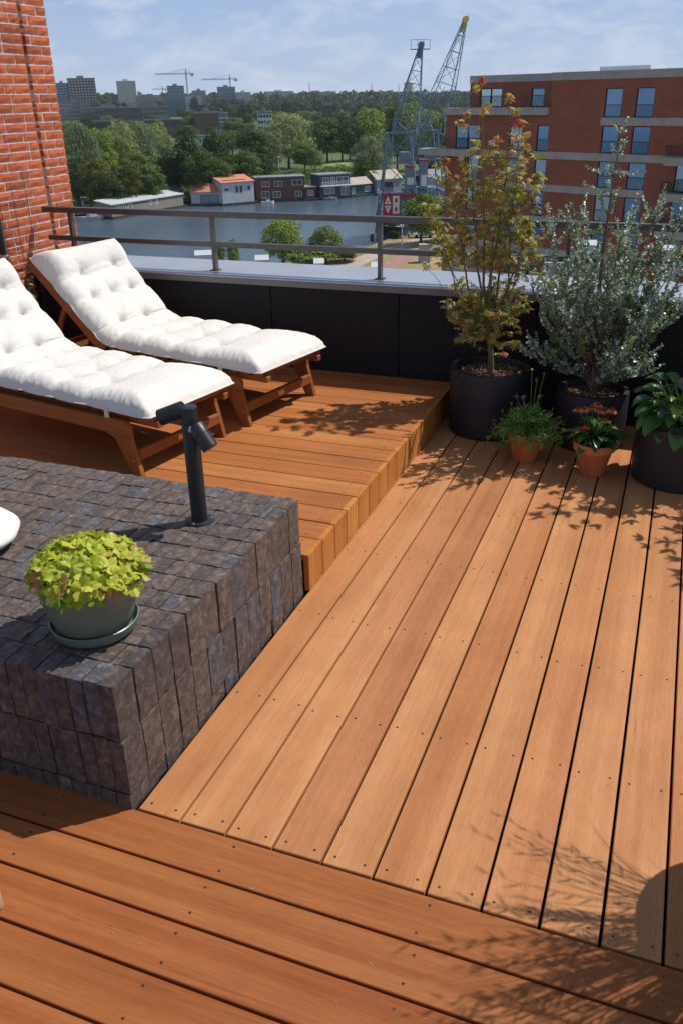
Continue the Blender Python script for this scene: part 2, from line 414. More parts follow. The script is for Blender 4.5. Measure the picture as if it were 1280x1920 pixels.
# ---- brick wall at the left
def brick_wall():
    root = thing('brick_wall', 'tall red brick wall with pale mortar and a narrow dark expansion joint', 'wall', (-4.9, 4.5, 0))
    XF = -4.60; mb = MB(); ch = .0635; Y1 = 6.02; Y0 = 3.4
    J = 5.735                                   # dark groove standing in for an upright shadow stripe
    def rough(y0, y1, z0, z1, d=.1):
        n = 4 if y1-y0 > .13 else 2; vs = []; fs = []
        m = 2
        for i in range(n+1):
            for k in range(m+1):
                e = (i in (0, n)) or (k in (0, m))
                vs.append((XF-(.005 if e else 0)+R.gauss(0, .0010), y0+(y1-y0)*i/n+R.gauss(0, .0007), z0+(z1-z0)*k/m+R.gauss(0, .0007)))
        for i in range(n):
            for k in range(m): fs.append((i*(m+1)+k, (i+1)*(m+1)+k, (i+1)*(m+1)+k+1, i*(m+1)+k+1))
        o = len(vs); ring = [i*(m+1) for i in range(n+1)]+[n*(m+1)+k for k in range(1, m+1)]+[i*(m+1)+m for i in range(n-1, -1, -1)]+[k for k in range(m-1, 0, -1)]
        vs += [(XF-d, vs[r][1], vs[r][2]) for r in ring]
        for a in range(len(ring)): b = (a+1) % len(ring); fs.append((ring[a], o+a, o+b, ring[b]))
        mb.add(vs, fs)
    for k in range(-1, 56):
        z0 = k*ch+.006; z1 = z0+.0505
        if k % 2: rough(Y1-.10, Y1, z0, z1); rough(J+.021, Y1-.1115, z0, z1)
        else: rough(Y1-.205+R.uniform(-.006, .006), Y1, z0, z1); rough(J+.021, Y1-.218, z0, z1)
        y = J-.021; L = R.choice([.21, .10, .15])
        while y > Y0:
            rough(y-L, y, z0, z1); y -= L+.0115; L = R.choice([.21, .21, .21, .10])
    mb.build('brickwork', 'redbrick', root)
    m2 = MB(); m2.box((-5.1, Y0, -.05), (XF-.0085, J-.021, 3.6)); m2.box((-5.1, J+.021, -.05), (XF-.0085, Y1-.008, 3.6)); m2.build('mortar_bed', 'mortar', root)
    m3 = MB(); m3.box((-5.08, J-.0205, -.05), (XF-.07, J+.0205, 3.6)); m3.build('shadow_stripe', 'dark', root)
brick_wall()
# trellis of rusty mesh
tr = thing('wire_trellis', 'thin rusty wire trellis hanging on the brick wall behind the loungers', 'trellis', (-4.5, 5, .3))
mb = MB()
for y in [5.40-.15*i for i in range(12)]:
    mb.tube([(-4.535, y, .2), (-4.535, y, 1.42 if y > 5.0 else 1.9)], .0022, 5)
mb.build('vertical_wires', 'rust', tr)
mb = MB()
for i, z in enumerate([.3+.155*i for i in range(8)]): mb.tube([(-4.53, 3.7, z), (-4.53, 5.42, z)], .0022, 5)
mb.build('horizontal_wires', 'rust', tr)
dp = thing('wall_post', 'black upright metal tube with steel clamp in front of the brick wall', 'post', (-4.45, 4.92, ZR))
MB().tube([(-4.42, 4.925, ZR+.001), (-4.42, 4.925, 1.2)], .024, 16).build('tube', 'bollard', dp, True)
mb = MB(); mb.tube([(-4.42, 4.925, .93), (-4.42, 4.925, .955)], .028, 16); mb.bar((-4.42, 4.925, .9425), (-4.37, 4.93, .9425), .012); mb.build('clamp', 'zinc', dp, True)
# ---- bollard light
bl = thing('bollard_light', 'black bollard light with two tilting spot heads bolted to the brick block', 'outdoor light', (-1.583, 2.555, .45))
bx, by = -1.583, 2.555
MB().lathe((bx, by, .452), [(.0, .0), (.056, .0), (.056, .005), (.053, .006), (.0, .006)][1:4], 40).build('base_plate', 'bollard', bl, True)
MB().lathe((bx, by, .4585), [(.031, 0), (.031, .452), (.0305, .455), (.029, .456)], 40).build('post', 'bollard', bl, True)
for i in range(3):
    a = i*2.1+.5; MB().tube([(bx+.046*math.cos(a), by+.046*math.sin(a), .457), (bx+.046*math.cos(a), by+.046*math.sin(a), .461)], .004, 8).build('bolt', 'zinc', bl)
def head(c, d, knob):
    c = Vector(c); d = Vector(d).normalized(); a = c-d*.05; b = c+d*.05
    mb = MB(); mb.tube([a, a+d*.003, a+d*.042, a+d*.0425, a+d*.045, a+d*.0455, b-d*.002, b, b-d*.004, b-d*.012], [.029, .031, .031, .0295, .0295, .031, .031, .030, .027, .0265], 28)
    h = mb.build('spot_head', 'bollard', bl, True)
    MB().tube([b-d*.0115, b-d*.011], .0252, 24).build('lens', 'glassdk', h)
    return h
head((bx-.066, by-.01, .884), (-.9, -.25, -.36), 0)
head((bx+.062, by-.022, .812), (.62, -.12, -.76), 1)
mb = MB(); mb.tube([(bx+.02, by-.03, .842), (bx+.028, by-.048, .842)], .008, 12); mb.tube([(bx+.024, by-.03, .83), (bx+.058, by-.02, .83)], .012, 12); mb.build('swivel_knob', 'zinc', bl, True)
# ---- loungers
def lounger(first):
    o = first
    for s in (-1, 1):
        mb = MB(); y0, y1 = (.315, .34) if s > 0 else (-.34, -.315)
        # long rail with a rounded front corner
        pr_ = [(-.035, .20), (-.035, .262), (-.022, .284), (.01, .292), (.6, .288), (1.9, .282), (1.9, .215), (.14, .212), (.075, .19)]
        vs = [(x, y0, z) for x, z in pr_]+[(x, y1, z) for x, z in pr_]; n = len(pr_)
        mb.add(vs, [tuple(range(n)), tuple(range(2*n-1, n-1, -1))]+[(i, (i+1) % n, (i+1) % n+n, i+n) for i in range(n)])
        mb.build('side_rail', 'teak', o, local=True)
        for (xa, xb, xc, xd) in ((-.034, .074, -.045, -.105), (1.80, 1.90, 1.99, 1.93)):
            t = .2 if xa < 1 else .214
            q = [(xa, t), (xb, t-.01 if xa < 1 else t), (xc+.0 if xa > 1 else -.02, .0), (xd if xa > 1 else -.085, .0)]
            mb = MB(); vs = [(x, y0, z) for x, z in q]+[(x, y1, z) for x, z in q]
            mb.add(vs, [(0, 1, 2, 3), (7, 6, 5, 4)]+[(i, (i+1) % 4, (i+1) % 4+4, i+4) for i in range(4)])
            lg = mb.build('leg', MT['teak_v'], o, local=True)
            if xa < 1:
                ys = y0-.002 if s < 0 else y1+.002
                MB().tube([(-.04, ys-.002*s, .085), (-.04, ys+.001*s, .085)], .006, 10).build('bolt', 'zinc', lg, local=True)
    mb = MB(); mb.box((-.065, -.3145, .085), (-.035, .3145, .14), bev=.003); st = mb.build('stretcher', 'teak_y', o, local=True)
    MB().box((-.0665, -.03, .10), (-.0652, .03, .127)).build('name_plate', 'brass', st, local=True)
    MB().box((1.84, -.3145, .12), (1.87, .3145, .17), bev=.003).build('stretcher', 'teak_y', o, local=True)
    for s in (-1, 1):
        MB().box((-.175, .255*s-.02, .262), (1.12, .255*s+.02, .298), bev=.004).build('seat_bar', 'teak', o, local=True)
    mb = MB()
    for i in range(14): mb.box((-.155+i*.09, -.30, .2985), (-.155+i*.09+.058, .30, .315), bev=.003)
    mb.build('seat_slats', 'teak_y', o, local=True)
    mb = MB()
    for xx in (.15, .85): MB().box((xx, -.3145, .215), (xx+.04, .3145, .255), bev=.002).build('cross_bar', 'teak_y', o, local=True)
    A = rad(40.5); ca, sa = math.cos(A), math.sin(A); px, pz = 1.12, .30
    fr = MB()
    def B(l0, l1, y0, y1, t0, t1, mb):
        m = Matrix(((ca, 0, -sa, px), (0, 1, 0, 0), (sa, 0, ca, pz), (0, 0, 0, 1))); mb.box((l0, y0, t0), (l1, y1, t1), m, bev=.003)
    bk = MB()
    B(-.02, .775, -.3175, -.2925, -.035, .03, bk); B(-.02, .775, .2925, .3175, -.035, .03, bk); B(.70, .74, -.2925, .2925, -.034, -.002, bk)
    back = bk.build('backrest_frame', 'teak', o, local=True)
    sl = MB()
    for i in range(8): B(.03+i*.094, .09+i*.094, -.292, .292, .0, .016, sl)
    B(.745, .775, -.292, .292, -.02, .03, sl); sl.build('backrest_slats', 'teak_y', back, local=True)
    mb = MB()
    for s in (-1, 1): mb.bar((px+.42*ca, .285*s, pz+.42*sa-.03), (1.62, .285*s, .25), .022, .03)
    mb.bar((1.62, -.3, .25), (1.62, .3, .25), .03); mb.build('support_strut', 'teak', o, local=True)
    # cushion
    nu, nv = 210, 60; L = 2.02; W = .335
    s0 = 1.255; rb = .10
    def center(s):
        if s < s0-rb: return Vector((-.178+s, 0, .322)), 0.
        if s > s0+rb:
            d = s-(s0); return Vector((-.178+s0+d*ca, 0, .322+d*sa)), A
        t = (s-(s0-rb))/(2*rb); a = A*t
        p = Vector((-.178+s0-rb, 0, .322))
        n = 12
        for q in range(n):
            tt = t*(q+.5)/n; p += Vector((math.cos(A*tt), 0, math.sin(A*tt)))*(2*rb*t/n)
        return p, a
    tuf = [.45, .69, .93, 1.15, 1.36, 1.60, 1.79]
    rr = random.Random(3); vs = []; fs = []
    lines = [0]+tuf+[L]
    tvs = {u: ([-.13+rr.uniform(-.035, .035), .12+rr.uniform(-.035, .035)] if k_ % 2 == 0 else [-.17+rr.uniform(-.01, .01), .0+rr.uniform(-.02, .02), .17+rr.uniform(-.01, .01)]) for k_, u in enumerate(tuf)}
    def arch(s, v=0):
        s = s+.012*math.sin(v*11+s*3)
        for q in range(len(lines)-1):
            if s <= lines[q+1] or q == len(lines)-2:
                f = min(1, max(0, (s-lines[q])/(lines[q+1]-lines[q]))); return math.sin(math.pi*f)**.5 if 0 < q < len(lines)-2 else (math.sin(math.pi*(.5+f/2))**.4 if q == 0 else math.sin(math.pi*min(.5, f/1.6))**.5), q
    def height(s, v):
        e = min(s/.20, (L-s)/.10, (W-abs(v))/.10, 1.); e = max(e, 0)
        e = (1-(1-e)**2.2)**.6
        a, q = arch(s, v); near = 0; h = .090+.005*math.sin(5.3*s+9*v)
        for u in tuf:
            if abs(s-u) < .2:
                for w in tvs[u]:
                    d = math.hypot((s-u)*.9, v-w); near = max(near, math.exp(-d/.05)); h -= .024*math.exp(-d/.022)
        h -= (1-a)*(.016+.045*near)
        # valleys running between the buttons of neighbouring rows
        if 0 < q < len(tuf):
            u0, u1 = tuf[q-1], tuf[q]; f = (s-u0)/(u1-u0)
            for w0 in tvs[u0]:
                for w1 in tvs[u1]:
                    if abs(w0-w1) < .19:
                        w = w0+(w1-w0)*f; h -= .010*math.exp(-abs(v-w)/.018)*(1-.6*math.sin(math.pi*min(1, max(0, f))))
        if s > 1.76: h += .05*math.sin(math.pi*min(1, (s-1.76)/(L-1.76)))**.6
        if s < .44: h += .012*math.sin(math.pi*s/.44)
        h += .0030*math.sin(s*85+7*math.sin(v*20))*math.exp(-(W-abs(v))/.045)
        h += .0024*math.sin(v*90+5*math.sin(s*13))*math.exp(-min(s, L-s)/.05)
        return max(h, .025)*e
    for i in range(nu+1):
        s = L*i/nu; p, a = center(s); nrm = Vector((-math.sin(a), 0, math.cos(a)))
        for j in range(nv+1):
            v = W*(2*j/nv-1)
            wob = (.975+.045*arch(s)[0])*(1-.05*max(0, 1-s/.07)**2); q = p+nrm*(.008+height(s, v))
            vs.append((q.x, v*wob, q.z))
    o1 = len(vs)
    for i in range(nu+1):
        s = L*i/nu; p, a = center(s); nrm = Vector((-math.sin(a), 0, math.cos(a)))
        for j in range(nv+1):
            v = W*(2*j/nv-1); wob = (.975+.045*arch(s)[0])*(1-.05*max(0, 1-s/.07)**2)
            e = min(s/.05, (L-s)/.05, (W-abs(v))/.05, 1.); q = p+nrm*(.008-.013*max(e, 0))
            vs.append((q.x, v*wob, q.z))
    for i in range(nu):
        for j in range(nv):
            a = i*(nv+1)+j; b = a+nv+1; fs.append((a, b, b+1, a+1)); fs.append((o1+a, o1+a+1, o1+b+1, o1+b))
    pip = MB(); ring_ = []
    for i in range(0, nu+1, 3):
        s = L*i/nu; p, a = center(s); nrm = Vector((-math.sin(a), 0, math.cos(a))); wob = (.975+.045*arch(s)[0])*(1-.05*max(0, 1-s/.07)**2); ring_.append((p+nrm*.012, wob*W))
    pts = [Vector((q.x, -w_-.001, q.z)) for q, w_ in ring_]+[Vector((q.x, w_+.001, q.z)) for q, w_ in ring_[::-1]]; pts.append(pts[0].copy())
    pip.tube(pts, .0042, 6, False)
    mb = MB(); mb.add(vs, fs); mb.pip = pip; return mb
MT['teak_v'] = woodmat('lounger_wood_leg', 2, (.22, .075, .025), (.31, .115, .04), (.39, .16, .06), .42, .15)
rz = math.atan2(.2, -.98)
lg1 = thing('sun_lounger', 'wooden sun lounger standing closest to the dark brick block', 'sun lounger', (-2.41, 3.71, ZR), rz, 'wooden sun loungers on the raised deck')
cm = lounger(lg1)
cu1 = cm.build('lounger_cushion', 'cloth', None, 'all')
def straps(cu):
    for sx, sd in ((.10, -1), (.10, 1), (1.62, -1)):
        mb = MB()
        if sx < 1: mb.box((sx, .337*sd-.002, .235), (sx+.03, .337*sd+.002, .345))
        else: mb.bar((1.49, -.338, .70), (1.56, -.342, .70), .003, .03)
        mb.build('strap', 'cloth', cu, local=True)
straps(cu1); cm.pip.build('piping', 'cloth', cu1, 'all', local=True)
cu1.location = (-2.41, 3.71, ZR); cu1.rotation_euler = (0, 0, rz)
tag(cu1, 'white tufted cushion on the lounger next to the brick block', 'cushion', 'white tufted lounger cushions')
lg2 = copytree(lg1); lg2.location = (-2.21, 4.555, ZR); lg2.rotation_euler = (0, 0, rz-rad(.6)); lg2['label'] = 'wooden sun lounger standing by the black parapet wall'
cu2 = copytree(cu1); cu2.location = lg2.location; cu2.rotation_euler = lg2.rotation_euler; cu2['label'] = 'white tufted cushion with raised headrest on the lounger beside the black parapet'
# ---- pots
def drumpot(name, label, c, r, h, soil=.045):
    root = thing(name, label, 'plant pot', (c[0], c[1], 0), 0, 'round black planters by the parapet')
    t = .028
    MB().lathe((c[0], c[1], .002), [(r*.93, 0), (r*.985, .012), (r*1.0, h*.6), (r*1.0, h-.008), (r*.99, h), (r-t, h), (r-t-.003, h-.01), (r-t-.004, h-.09)], 72).build('shell', 'pot', root, True)
    MB().lathe((c[0], c[1], 0), [(r-t-.0035, h-soil-.012), (r*.5, h-soil-.004), (.01, h-soil)], 40).build('soil', 'soil', root, True)
    mb = MB(); rr = random.Random(int(r*1000)+len(label))
    for i in range(750):
        a = rr.uniform(0, 6.283); q = (r-t-.012)*math.sqrt(rr.random()); s = rr.uniform(.004, .011)
        m = Matrix.Translation((c[0]+q*math.cos(a), c[1]+q*math.sin(a), h-soil+rr.uniform(-.002, .01))) @ Matrix.Rotation(rr.uniform(0, 6), 4, 'Z') @ Matrix.Rotation(rr.gauss(0, .5), 4, 'X') @ Matrix.Rotation(rr.gauss(0, .5), 4, 'Y')
        mb.box((-s, -s*.45, -.0015), (s, s*.45, .0015), m)
    mb.build('bark_mulch', 'chips', root); return root
P1 = (-.985, 5.085); P2 = (-.36, 5.05); P3 = (.155, 4.65)
drumpot('planter', 'large black round planter holding the reddish maple by the deck step', P1, .243, .405)
drumpot('planter', 'black round planter under the silver leaved shrub, behind the orange coneflowers', P2, .208, .335)
drumpot('planter', 'black round planter full of broad hosta leaves at the right edge', P3, .24, .33)
def clay(label, c, rt, rb_, h):
    root = thing('clay_pot', label, 'plant pot', (c[0], c[1], 0), 0, 'small terracotta pots')
    MB().lathe((c[0], c[1], .001), [(rb_*.93, 0), (rb_, .006), (rt*.9, h*.76), (rt*.91, h*.765), (rt*1.0, h*.78), (rt*1.02, h*.97), (rt*.99, h), (rt*.9, h), (rt*.88, h*.9)], 56).build('shell', 'terra', root, True)
    MB().lathe((c[0], c[1], 0), [(rt*.88, h*.9), (.01, h*.92)], 30).build('soil', 'soil', root, True)
    return root
T1 = (-.672, 4.655); T2 = (-.285, 4.565)
clay('terracotta pot of feathery green foliage between two black planters', T1, .108, .068, .175)
clay('terracotta pot of orange coneflowers standing in front of a black planter', T2, .112, .066, .19)
GP = (-1.524, 1.798)
gp = thing('green_pot', 'round sage green pot on its saucer, on the dark brick block', 'plant pot', (GP[0], GP[1], .45))
MB().lathe((GP[0], GP[1], .4545), [(.09, .0), (.122, .002), (.129, .01), (.135, .036), (.132, .038), (.127, .03), (.119, .01), (.09, .009)], 72).build('saucer', 'greenpot', gp, True)
MB().lathe((GP[0], GP[1], .468), [(.09, 0), (.108, .004), (.118, .018), (.139, .09), (.155, .17), (.1555, .173), (.153, .176), (.149, .173), (.144, .12)], 72).build('shell', 'greenpot', gp, True)
MB().lathe((GP[0], GP[1], 0), [(.1462, .59), (.01, .60)], 40).build('soil', 'soil', gp, True)
# ---- things mostly outside the frame that show only an edge or a shadow
wc = MB()
nu, nv = 40, 14
vs = []; fs = []
_p = ground(21, 1008, .50); cx0, cy0, cz0 = _p.x-.215, _p.y-.05, .50
for j in range(nv+1):
    t = math.pi*j/nv
    for i in range(nu):
        a = 2*math.pi*i/nu; rr_ = .23*(math.sin(t)**.55)*(1+.012*math.sin(9*a)); vs.append((cx0+rr_*math.cos(a), cy0+rr_*math.sin(a), cz0+.045*math.cos(t)*(1 if math.cos(t) > 0 else .9)))
for j in range(nv):
    for i in range(nu): fs.append((j*nu+i, (j+1)*nu+i, (j+1)*nu+(i+1) % nu, j*nu+(i+1) % nu))
wc.add(vs, fs)
tag(wc.build('round_cushion', 'cloth', None, 'all', loc=(cx0, cy0, .455)), 'round white cushion lying on the brick block at the left edge', 'cushion')
ch = thing('chair', 'pale wooden chair of which only one rounded leg foot shows at the left edge', 'chair', (-1.43, 1.139, 0))
for (x, y, tx, ty) in ((-1.437, 1.135, -.05, .03), (-1.95, 1.15, .05, .03), (-1.45, .68, -.05, -.03), (-1.95, .68, .05, -.03)):
    MB().tube([(x, y, .001), (x+tx*.02, y, .006), (x+tx*.5, y+ty*.5, .2), (x+tx, y+ty, .43)], [.010, .0135, .017, .018], 16).build('leg', 'palewood', ch, True)
MB().box((-1.99, .65, .431), (-1.46, 1.19, .46), bev=.01).build('seat', 'palewood', ch)
MB().box((-2.0, .66, .62), (-1.975, 1.16, .86), bev=.01).build('backrest', 'palewood', ch)
MB().box((-1.985, .72, .4605), (-1.975, .76, .619)).build('back_post', 'palewood', ch); MB().box((-1.985, 1.08, .4605), (-1.975, 1.12, .619)).build('back_post', 'palewood', ch)

rr = random.Random(44); mb = MB()
for i in range(130):
    x, y, z = (rr.uniform(-1.2, .6), rr.uniform(1.6, 4.4), .002) if i % 3 else (rr.uniform(-2.6, -1.4), rr.uniform(3., 4.2), ZR+.002)
    if i % 7 == 0: x, y, z = rr.uniform(-1.6, .3), rr.uniform(1.1, 1.5), .002
    s_ = rr.uniform(.0012, .005); a = rr.uniform(0, 6.28); c_, q_ = math.cos(a)*s_, math.sin(a)*s_
    mb.add([(x-c_, y-q_, z), (x+q_*.4, y-c_*.4, z+.0012), (x+c_, y+q_, z+.0004), (x-q_*.4, y+c_*.4, z+.001)], [(0, 1, 2, 3)])
lt = struct(mb.build('plant_litter', leafmat('litter', [(0, (.5, .42, .3)), (.5, (.3, .2, .08)), (1, (.7, .66, .6))])), 'stuff'); tag(lt, 'tiny dry leaf bits and pale flecks scattered on the deck boards', 'litter')
# ================================================================== PLANTS ON THE TERRACE
def rv(r=R):
    while True:
        v = Vector((r.uniform(-1, 1), r.uniform(-1, 1), r.uniform(-1, 1)))
        if .01 < v.length < 1: return v.normalized()
def frame(d, u):
    d = d.normalized(); s = d.cross(u)
    if s.length < 1e-3: s = d.cross(Vector((1, 0, 0)))
    s.normalize(); return d, s, s.cross(d)
def blade(mb, base, d, up, L, W, n=5, curl=.5, fold=.25, shape=.5, tipcurl=0):
    """a leaf blade with a folded midrib that arches over"""
    d, s, u = frame(Vector(d), Vector(up)); p = Vector(base); vs = []
    a = 0
    for i in range(n+1):
        t = i/n; w = W*.5*(math.sin(math.pi*t**shape)**.8 if 0 < t < 1 else .02)
        dd = (d*math.cos(a)-u*math.sin(a)); uu = u*math.cos(a)+d*math.sin(a)
        vs += [p-s*w+uu*w*fold, p, p+s*w+uu*w*fold]
        p = p+dd*(L/n); a += curl/n
    fs = []
    for i in range(n):
        o = i*3; fs += [(o, o+1, o+4, o+3), (o+1, o+2, o+5, o+4)]
    mb.add(vs, fs)
def path(p, d, L, n, bend, wander, r=R):
    pts = [Vector(p)]; d = Vector(d).normalized()
    for i in range(n):
        d = (d+Vector(bend)/n+rv(r)*wander).normalized(); pts.append(pts[-1]+d*(L/n))
    return pts
# ---- Japanese maple
def maple():
    r = random.Random(21)
    root = thing('potted_maple', 'slender japanese maple with olive and red tinged leaves in the large black planter', 'tree', (P1[0], P1[1], .36))
    wood = MB(); lf = MB()
    def mleaf(p, d, s, red):
        d, sd, u = frame(d, (Vector((0, 0, 1))+rv(r)*.6))
        c = len(lf.v); vs = [p]; fs = []
        for a, l in ((-1.9, .5), (-1.25, .78), (-.6, .95), (0, 1.05), (.6, .95), (1.25, .78), (1.9, .5)):
            l *= r.uniform(.85, 1.1); dr = d*math.cos(a)+sd*math.sin(a)-u*r.uniform(.05, .4); dr.normalize()
            pr = sd*math.cos(a)-d*math.sin(a); k = len(vs)
            w = s*.125
            vs += [p+dr*s*l*.45-pr*w, p+dr*s*l-u*s*.12*l, p+dr*s*l*.45+pr*w]; fs.append((0, k, k+1, k+2))
        lf.m = red; lf.add(vs, fs); lf.m = 0
    base = Vector((P1[0], P1[1], .355))
    fork = base+Vector((-.01, -.005, .20))
    wood.tube([base, base+Vector((.004, 0, .07)), base+Vector((-.004, 0, .14)), fork], [.021, .018, .017, .016], 10)
    stems = [(-.42, -.02, 1.30, .006), (-.30, -.09, 1.55, .008), (-.22, .04, 1.78, .009), (-.13, -.05, 1.94, .010), (-.05, .06, 1.66, .009), (.02, -.06, 1.86, .010), (.08, .03, 1.74, .009), (.14, -.08, 1.62, .008), (.19, .02, 1.46, .008), (-.33, .08, 1.12, .006), (.16, .1, 1.2, .006), (-.40, -.05, .98, .005)]
    def twig(p, d, L, up, nl, red0, lo=0):
        pts = path(p, d, L, 4, (0, 0, up), .18, r)
        wood.tube(pts, [.0022, .0018, .0014, .001, .0008], 4, False)
        for k in range(nl):
            t = r.uniform(.25, 1) if k else 1.; i = min(3, int(t*4)); q = pts[i].lerp(pts[i+1], t*4-i)
            dd = Vector((r.uniform(-1, 1), r.uniform(-1, 1), r.uniform(-.75, .3)))
            mleaf(q+dd*.008, dd, r.uniform(.026, .043), 1 if r.random() < red0 else (2 if r.random() < .22 else 0))
    for (dx, dy, zt, rr0) in stems:
        top = Vector((P1[0]+dx, P1[1]+dy, zt)); pts = []; n = 12
        off = Vector((r.uniform(-.03, .03), r.uniform(-.03, .03), 0))
        for i in range(n+1):
            t = i/n; h = fork.z+(zt-fork.z)*t; sp = t**.75
            pts.append(Vector((fork.x+(top.x-fork.x)*sp, fork.y+(top.y-fork.y)*sp, h))+off*math.sin(t*math.pi*2)+rv(r)*.007)
        wood.tube(pts, [rr0*(1-.8*i/n) for i in range(n+1)], 6)
        for i in range(2, n+1):
            t = i/n; z = pts[i].z
            if .78 < z < 1.02 and r.random() < .8: continue
            nb = 4 if z < 1.5 else 3
            if z > 1.65: nb = 2
            for b in range(nb):
                a = r.uniform(0, 6.283); d = Vector((math.cos(a), math.sin(a)*.8, r.uniform(.0, .8)))
                q = pts[i-1].lerp(pts[i], r.random())
                twig(q, d, r.uniform(.06, .15)*(1.1-.4*t), .35, r.choice([5, 6, 7]), .03+.3*max(0, (z-1.55)/.4))
        twig(pts[-1], Vector((0, 0, 1)), .05, .2, 6, .5 if zt > 1.4 else .15)
    for k in range(62):     # the skirt of low twigs round the fork
        a = r.uniform(0, 6.283); z = r.uniform(.56, .80); rr_ = r.uniform(.02, .10)
        p = Vector((P1[0]+rr_*math.cos(a), P1[1]+rr_*math.sin(a), z)); d = Vector((math.cos(a), math.sin(a)*.8, r.uniform(.0, .5)))
        twig(p, d, r.uniform(.10, .21)*(1 if z > .62 else .8), .05, r.choice([6, 7, 8, 9]), .06)
    twig(fork+Vector((0, 0, -.07)), Vector((1, -.2, .25)), .11, -.2, 7, .8)
    twig(fork+Vector((0, 0, -.06)), Vector((-1, -.2, .35)), .2, .1, 9, .1)
    wood.build('trunk', 'bark', root, True)
    lf.build('foliage', [leafmat('maple_leaf', [(0, (.22, .27, .03)), (.35, (.37, .40, .05)), (.7, (.52, .47, .10)), (1, (.58, .40, .17))], .5, .35),
                        leafmat('maple_leaf_red', [(0, (.50, .08, .05)), (.6, (.62, .14, .07)), (1, (.58, .24, .06))], .5, .35),
                        leafmat('maple_leaf_pale', [(0, (.48, .38, .22)), (1, (.58, .50, .34))], .5, .25)], root)
maple()
# ---- silver leaved shrub
def silver():
    r = random.Random(5)
    root = thing('silver_shrub', 'bushy shrub of small silvery round leaves with one tall leader, in a black planter', 'shrub', (P2[0], P2[1], .30))
    wood = MB(); lf = MB()
    def oval(p, d, s, mi):
        d, sd, u = frame(d, Vector((0, 0, 1))+rv(r)*.9); w = s*.42
        lf.m = mi; lf.add([p, p+d*s*.3-sd*w, p+d*s*.72-sd*w*.85, p+d*s, p+d*s*.72+sd*w*.85, p+d*s*.3+sd*w], [(0, 1, 2, 3, 4, 5)]); lf.m = 0
    def twig(p, d, L, up=.5, dens=1.):
        n = 6; pts = path(p, d, L, n, (0, 0, up), .12, r)
        wood.tube(pts, [.0024-.0003*i for i in range(n+1)], 4, False)
        m = int(L/.0115*dens); g = 1 if r.random() < .09 else 0
        for k in range(m):
            t = .15+.85*k/m; i = min(n-1, int(t*n)); q = pts[i].lerp(pts[i+1], t*n-i); ax = (pts[i+1]-pts[i]).normalized()
            a = rv(r); a = (a-ax*a.dot(ax)).normalized()
            for sgn in (1, -1): oval(q, a*sgn+ax*.45+rv(r)*.25, r.uniform(.015, .025)*(1.05-.35*t), g or (2 if r.random() < .3 else 0))
    def branch(p, d, L, r0, up, nt, tl):
        n = 8; pts = path(p, d, L, n, (0, 0, up), .07, r)
        wood.tube(pts, [r0*(1-.8*i/n) for i in range(n+1)], 6)
        for k in range(nt):
            t = r.uniform(.22, 1); i = min(n-1, int(t*n)); q = pts[i].lerp(pts[i+1], t*n-i)
            a = r.uniform(0, 6.283); dd = Vector((math.cos(a), math.sin(a), r.uniform(-.1, .8)))+(pts[i+1]-pts[i]).normalized()*.7
            twig(q, dd, r.uniform(.6, 1.2)*tl)
        twig(pts[-1], pts[-1]-pts[-2], tl)
        return pts
    b = Vector((P2[0], P2[1], .29))
    for i in range(38):
        a = i*2.4+r.uniform(-.3, .3); el = r.uniform(.35, 1.25); L = r.uniform(.42, .78)
        if el > .95: L *= 1.2
        d = Vector((math.cos(a)*math.cos(el)*.95, math.sin(a)*math.cos(el)*.8, math.sin(el)))
        st = b+Vector((r.uniform(-.02, .02), r.uniform(-.02, .02), r.uniform(0, .22)))
        branch(st, d, L, .006, .35, 19, .15)
    for (dx, zt) in ((-.27, 1.12), (.24, 1.16), (.30, 1.05), (-.15, 1.05), (.1, 1.2)):
        t = Vector((P2[0]+dx, P2[1], zt)); branch(b+(t-b)*.45, t-b, (t-b).length*.55, .005, .15, 16, .10)
    for i in range(12):   # low sprays
        a = r.uniform(0, 6.283); branch(b+Vector((0, 0, .08)), Vector((math.cos(a), math.sin(a)*.8, .35)), r.uniform(.28, .42), .004, .2, 8, .11)
    ld = path(b, Vector((-.02, 0, 1)), 1.42, 14, (0, 0, .1), .025, r); wood.tube(ld, [.016-.001*i for i in range(15)], 8)
    for i in range(8, 15):
        for k in range(2 if i < 11 else 3):
            a = r.uniform(0, 6.28); twig(ld[i], Vector((math.cos(a), math.sin(a)*.5, .9)), r.uniform(.05, .11)*(1.3 if i in (10, 11) else 1), .3)
    for s, i in ((-1, 9), (-1, 11), (1, 12), (-1, 12)): twig(ld[i], Vector((s, -.1, .35)), .17, .15)
    wood.tube([b, b+Vector((.06, -.02, .16)), b+Vector((.12, 0, .34)), b+Vector((.2, 0, .6))], [.013, .012, .009, .004], 8)
    wood.tube([b, b+Vector((-.05, .02, .2)), b+Vector((-.1, 0, .4)), b+Vector((-.16, 0, .65))], [.012, .01, .008, .004], 8)
    wood.build('trunk', 'oliveb', root, True)
    lf.build('foliage', [leafmat('silver_leaf', [(0, (.18, .27, .19)), (.4, (.29, .40, .31)), (.8, (.43, .54, .46)), (1, (.60, .68, .62))], .38, .18, .5),
                        leafmat('fresh_leaf', [(0, (.22, .30, .05)), (1, (.30, .38, .07))], .45, .35),
                        leafmat('grey_green_leaf', [(0, (.14, .20, .09)), (1, (.24, .31, .17))], .45, .2)], root)
silver()
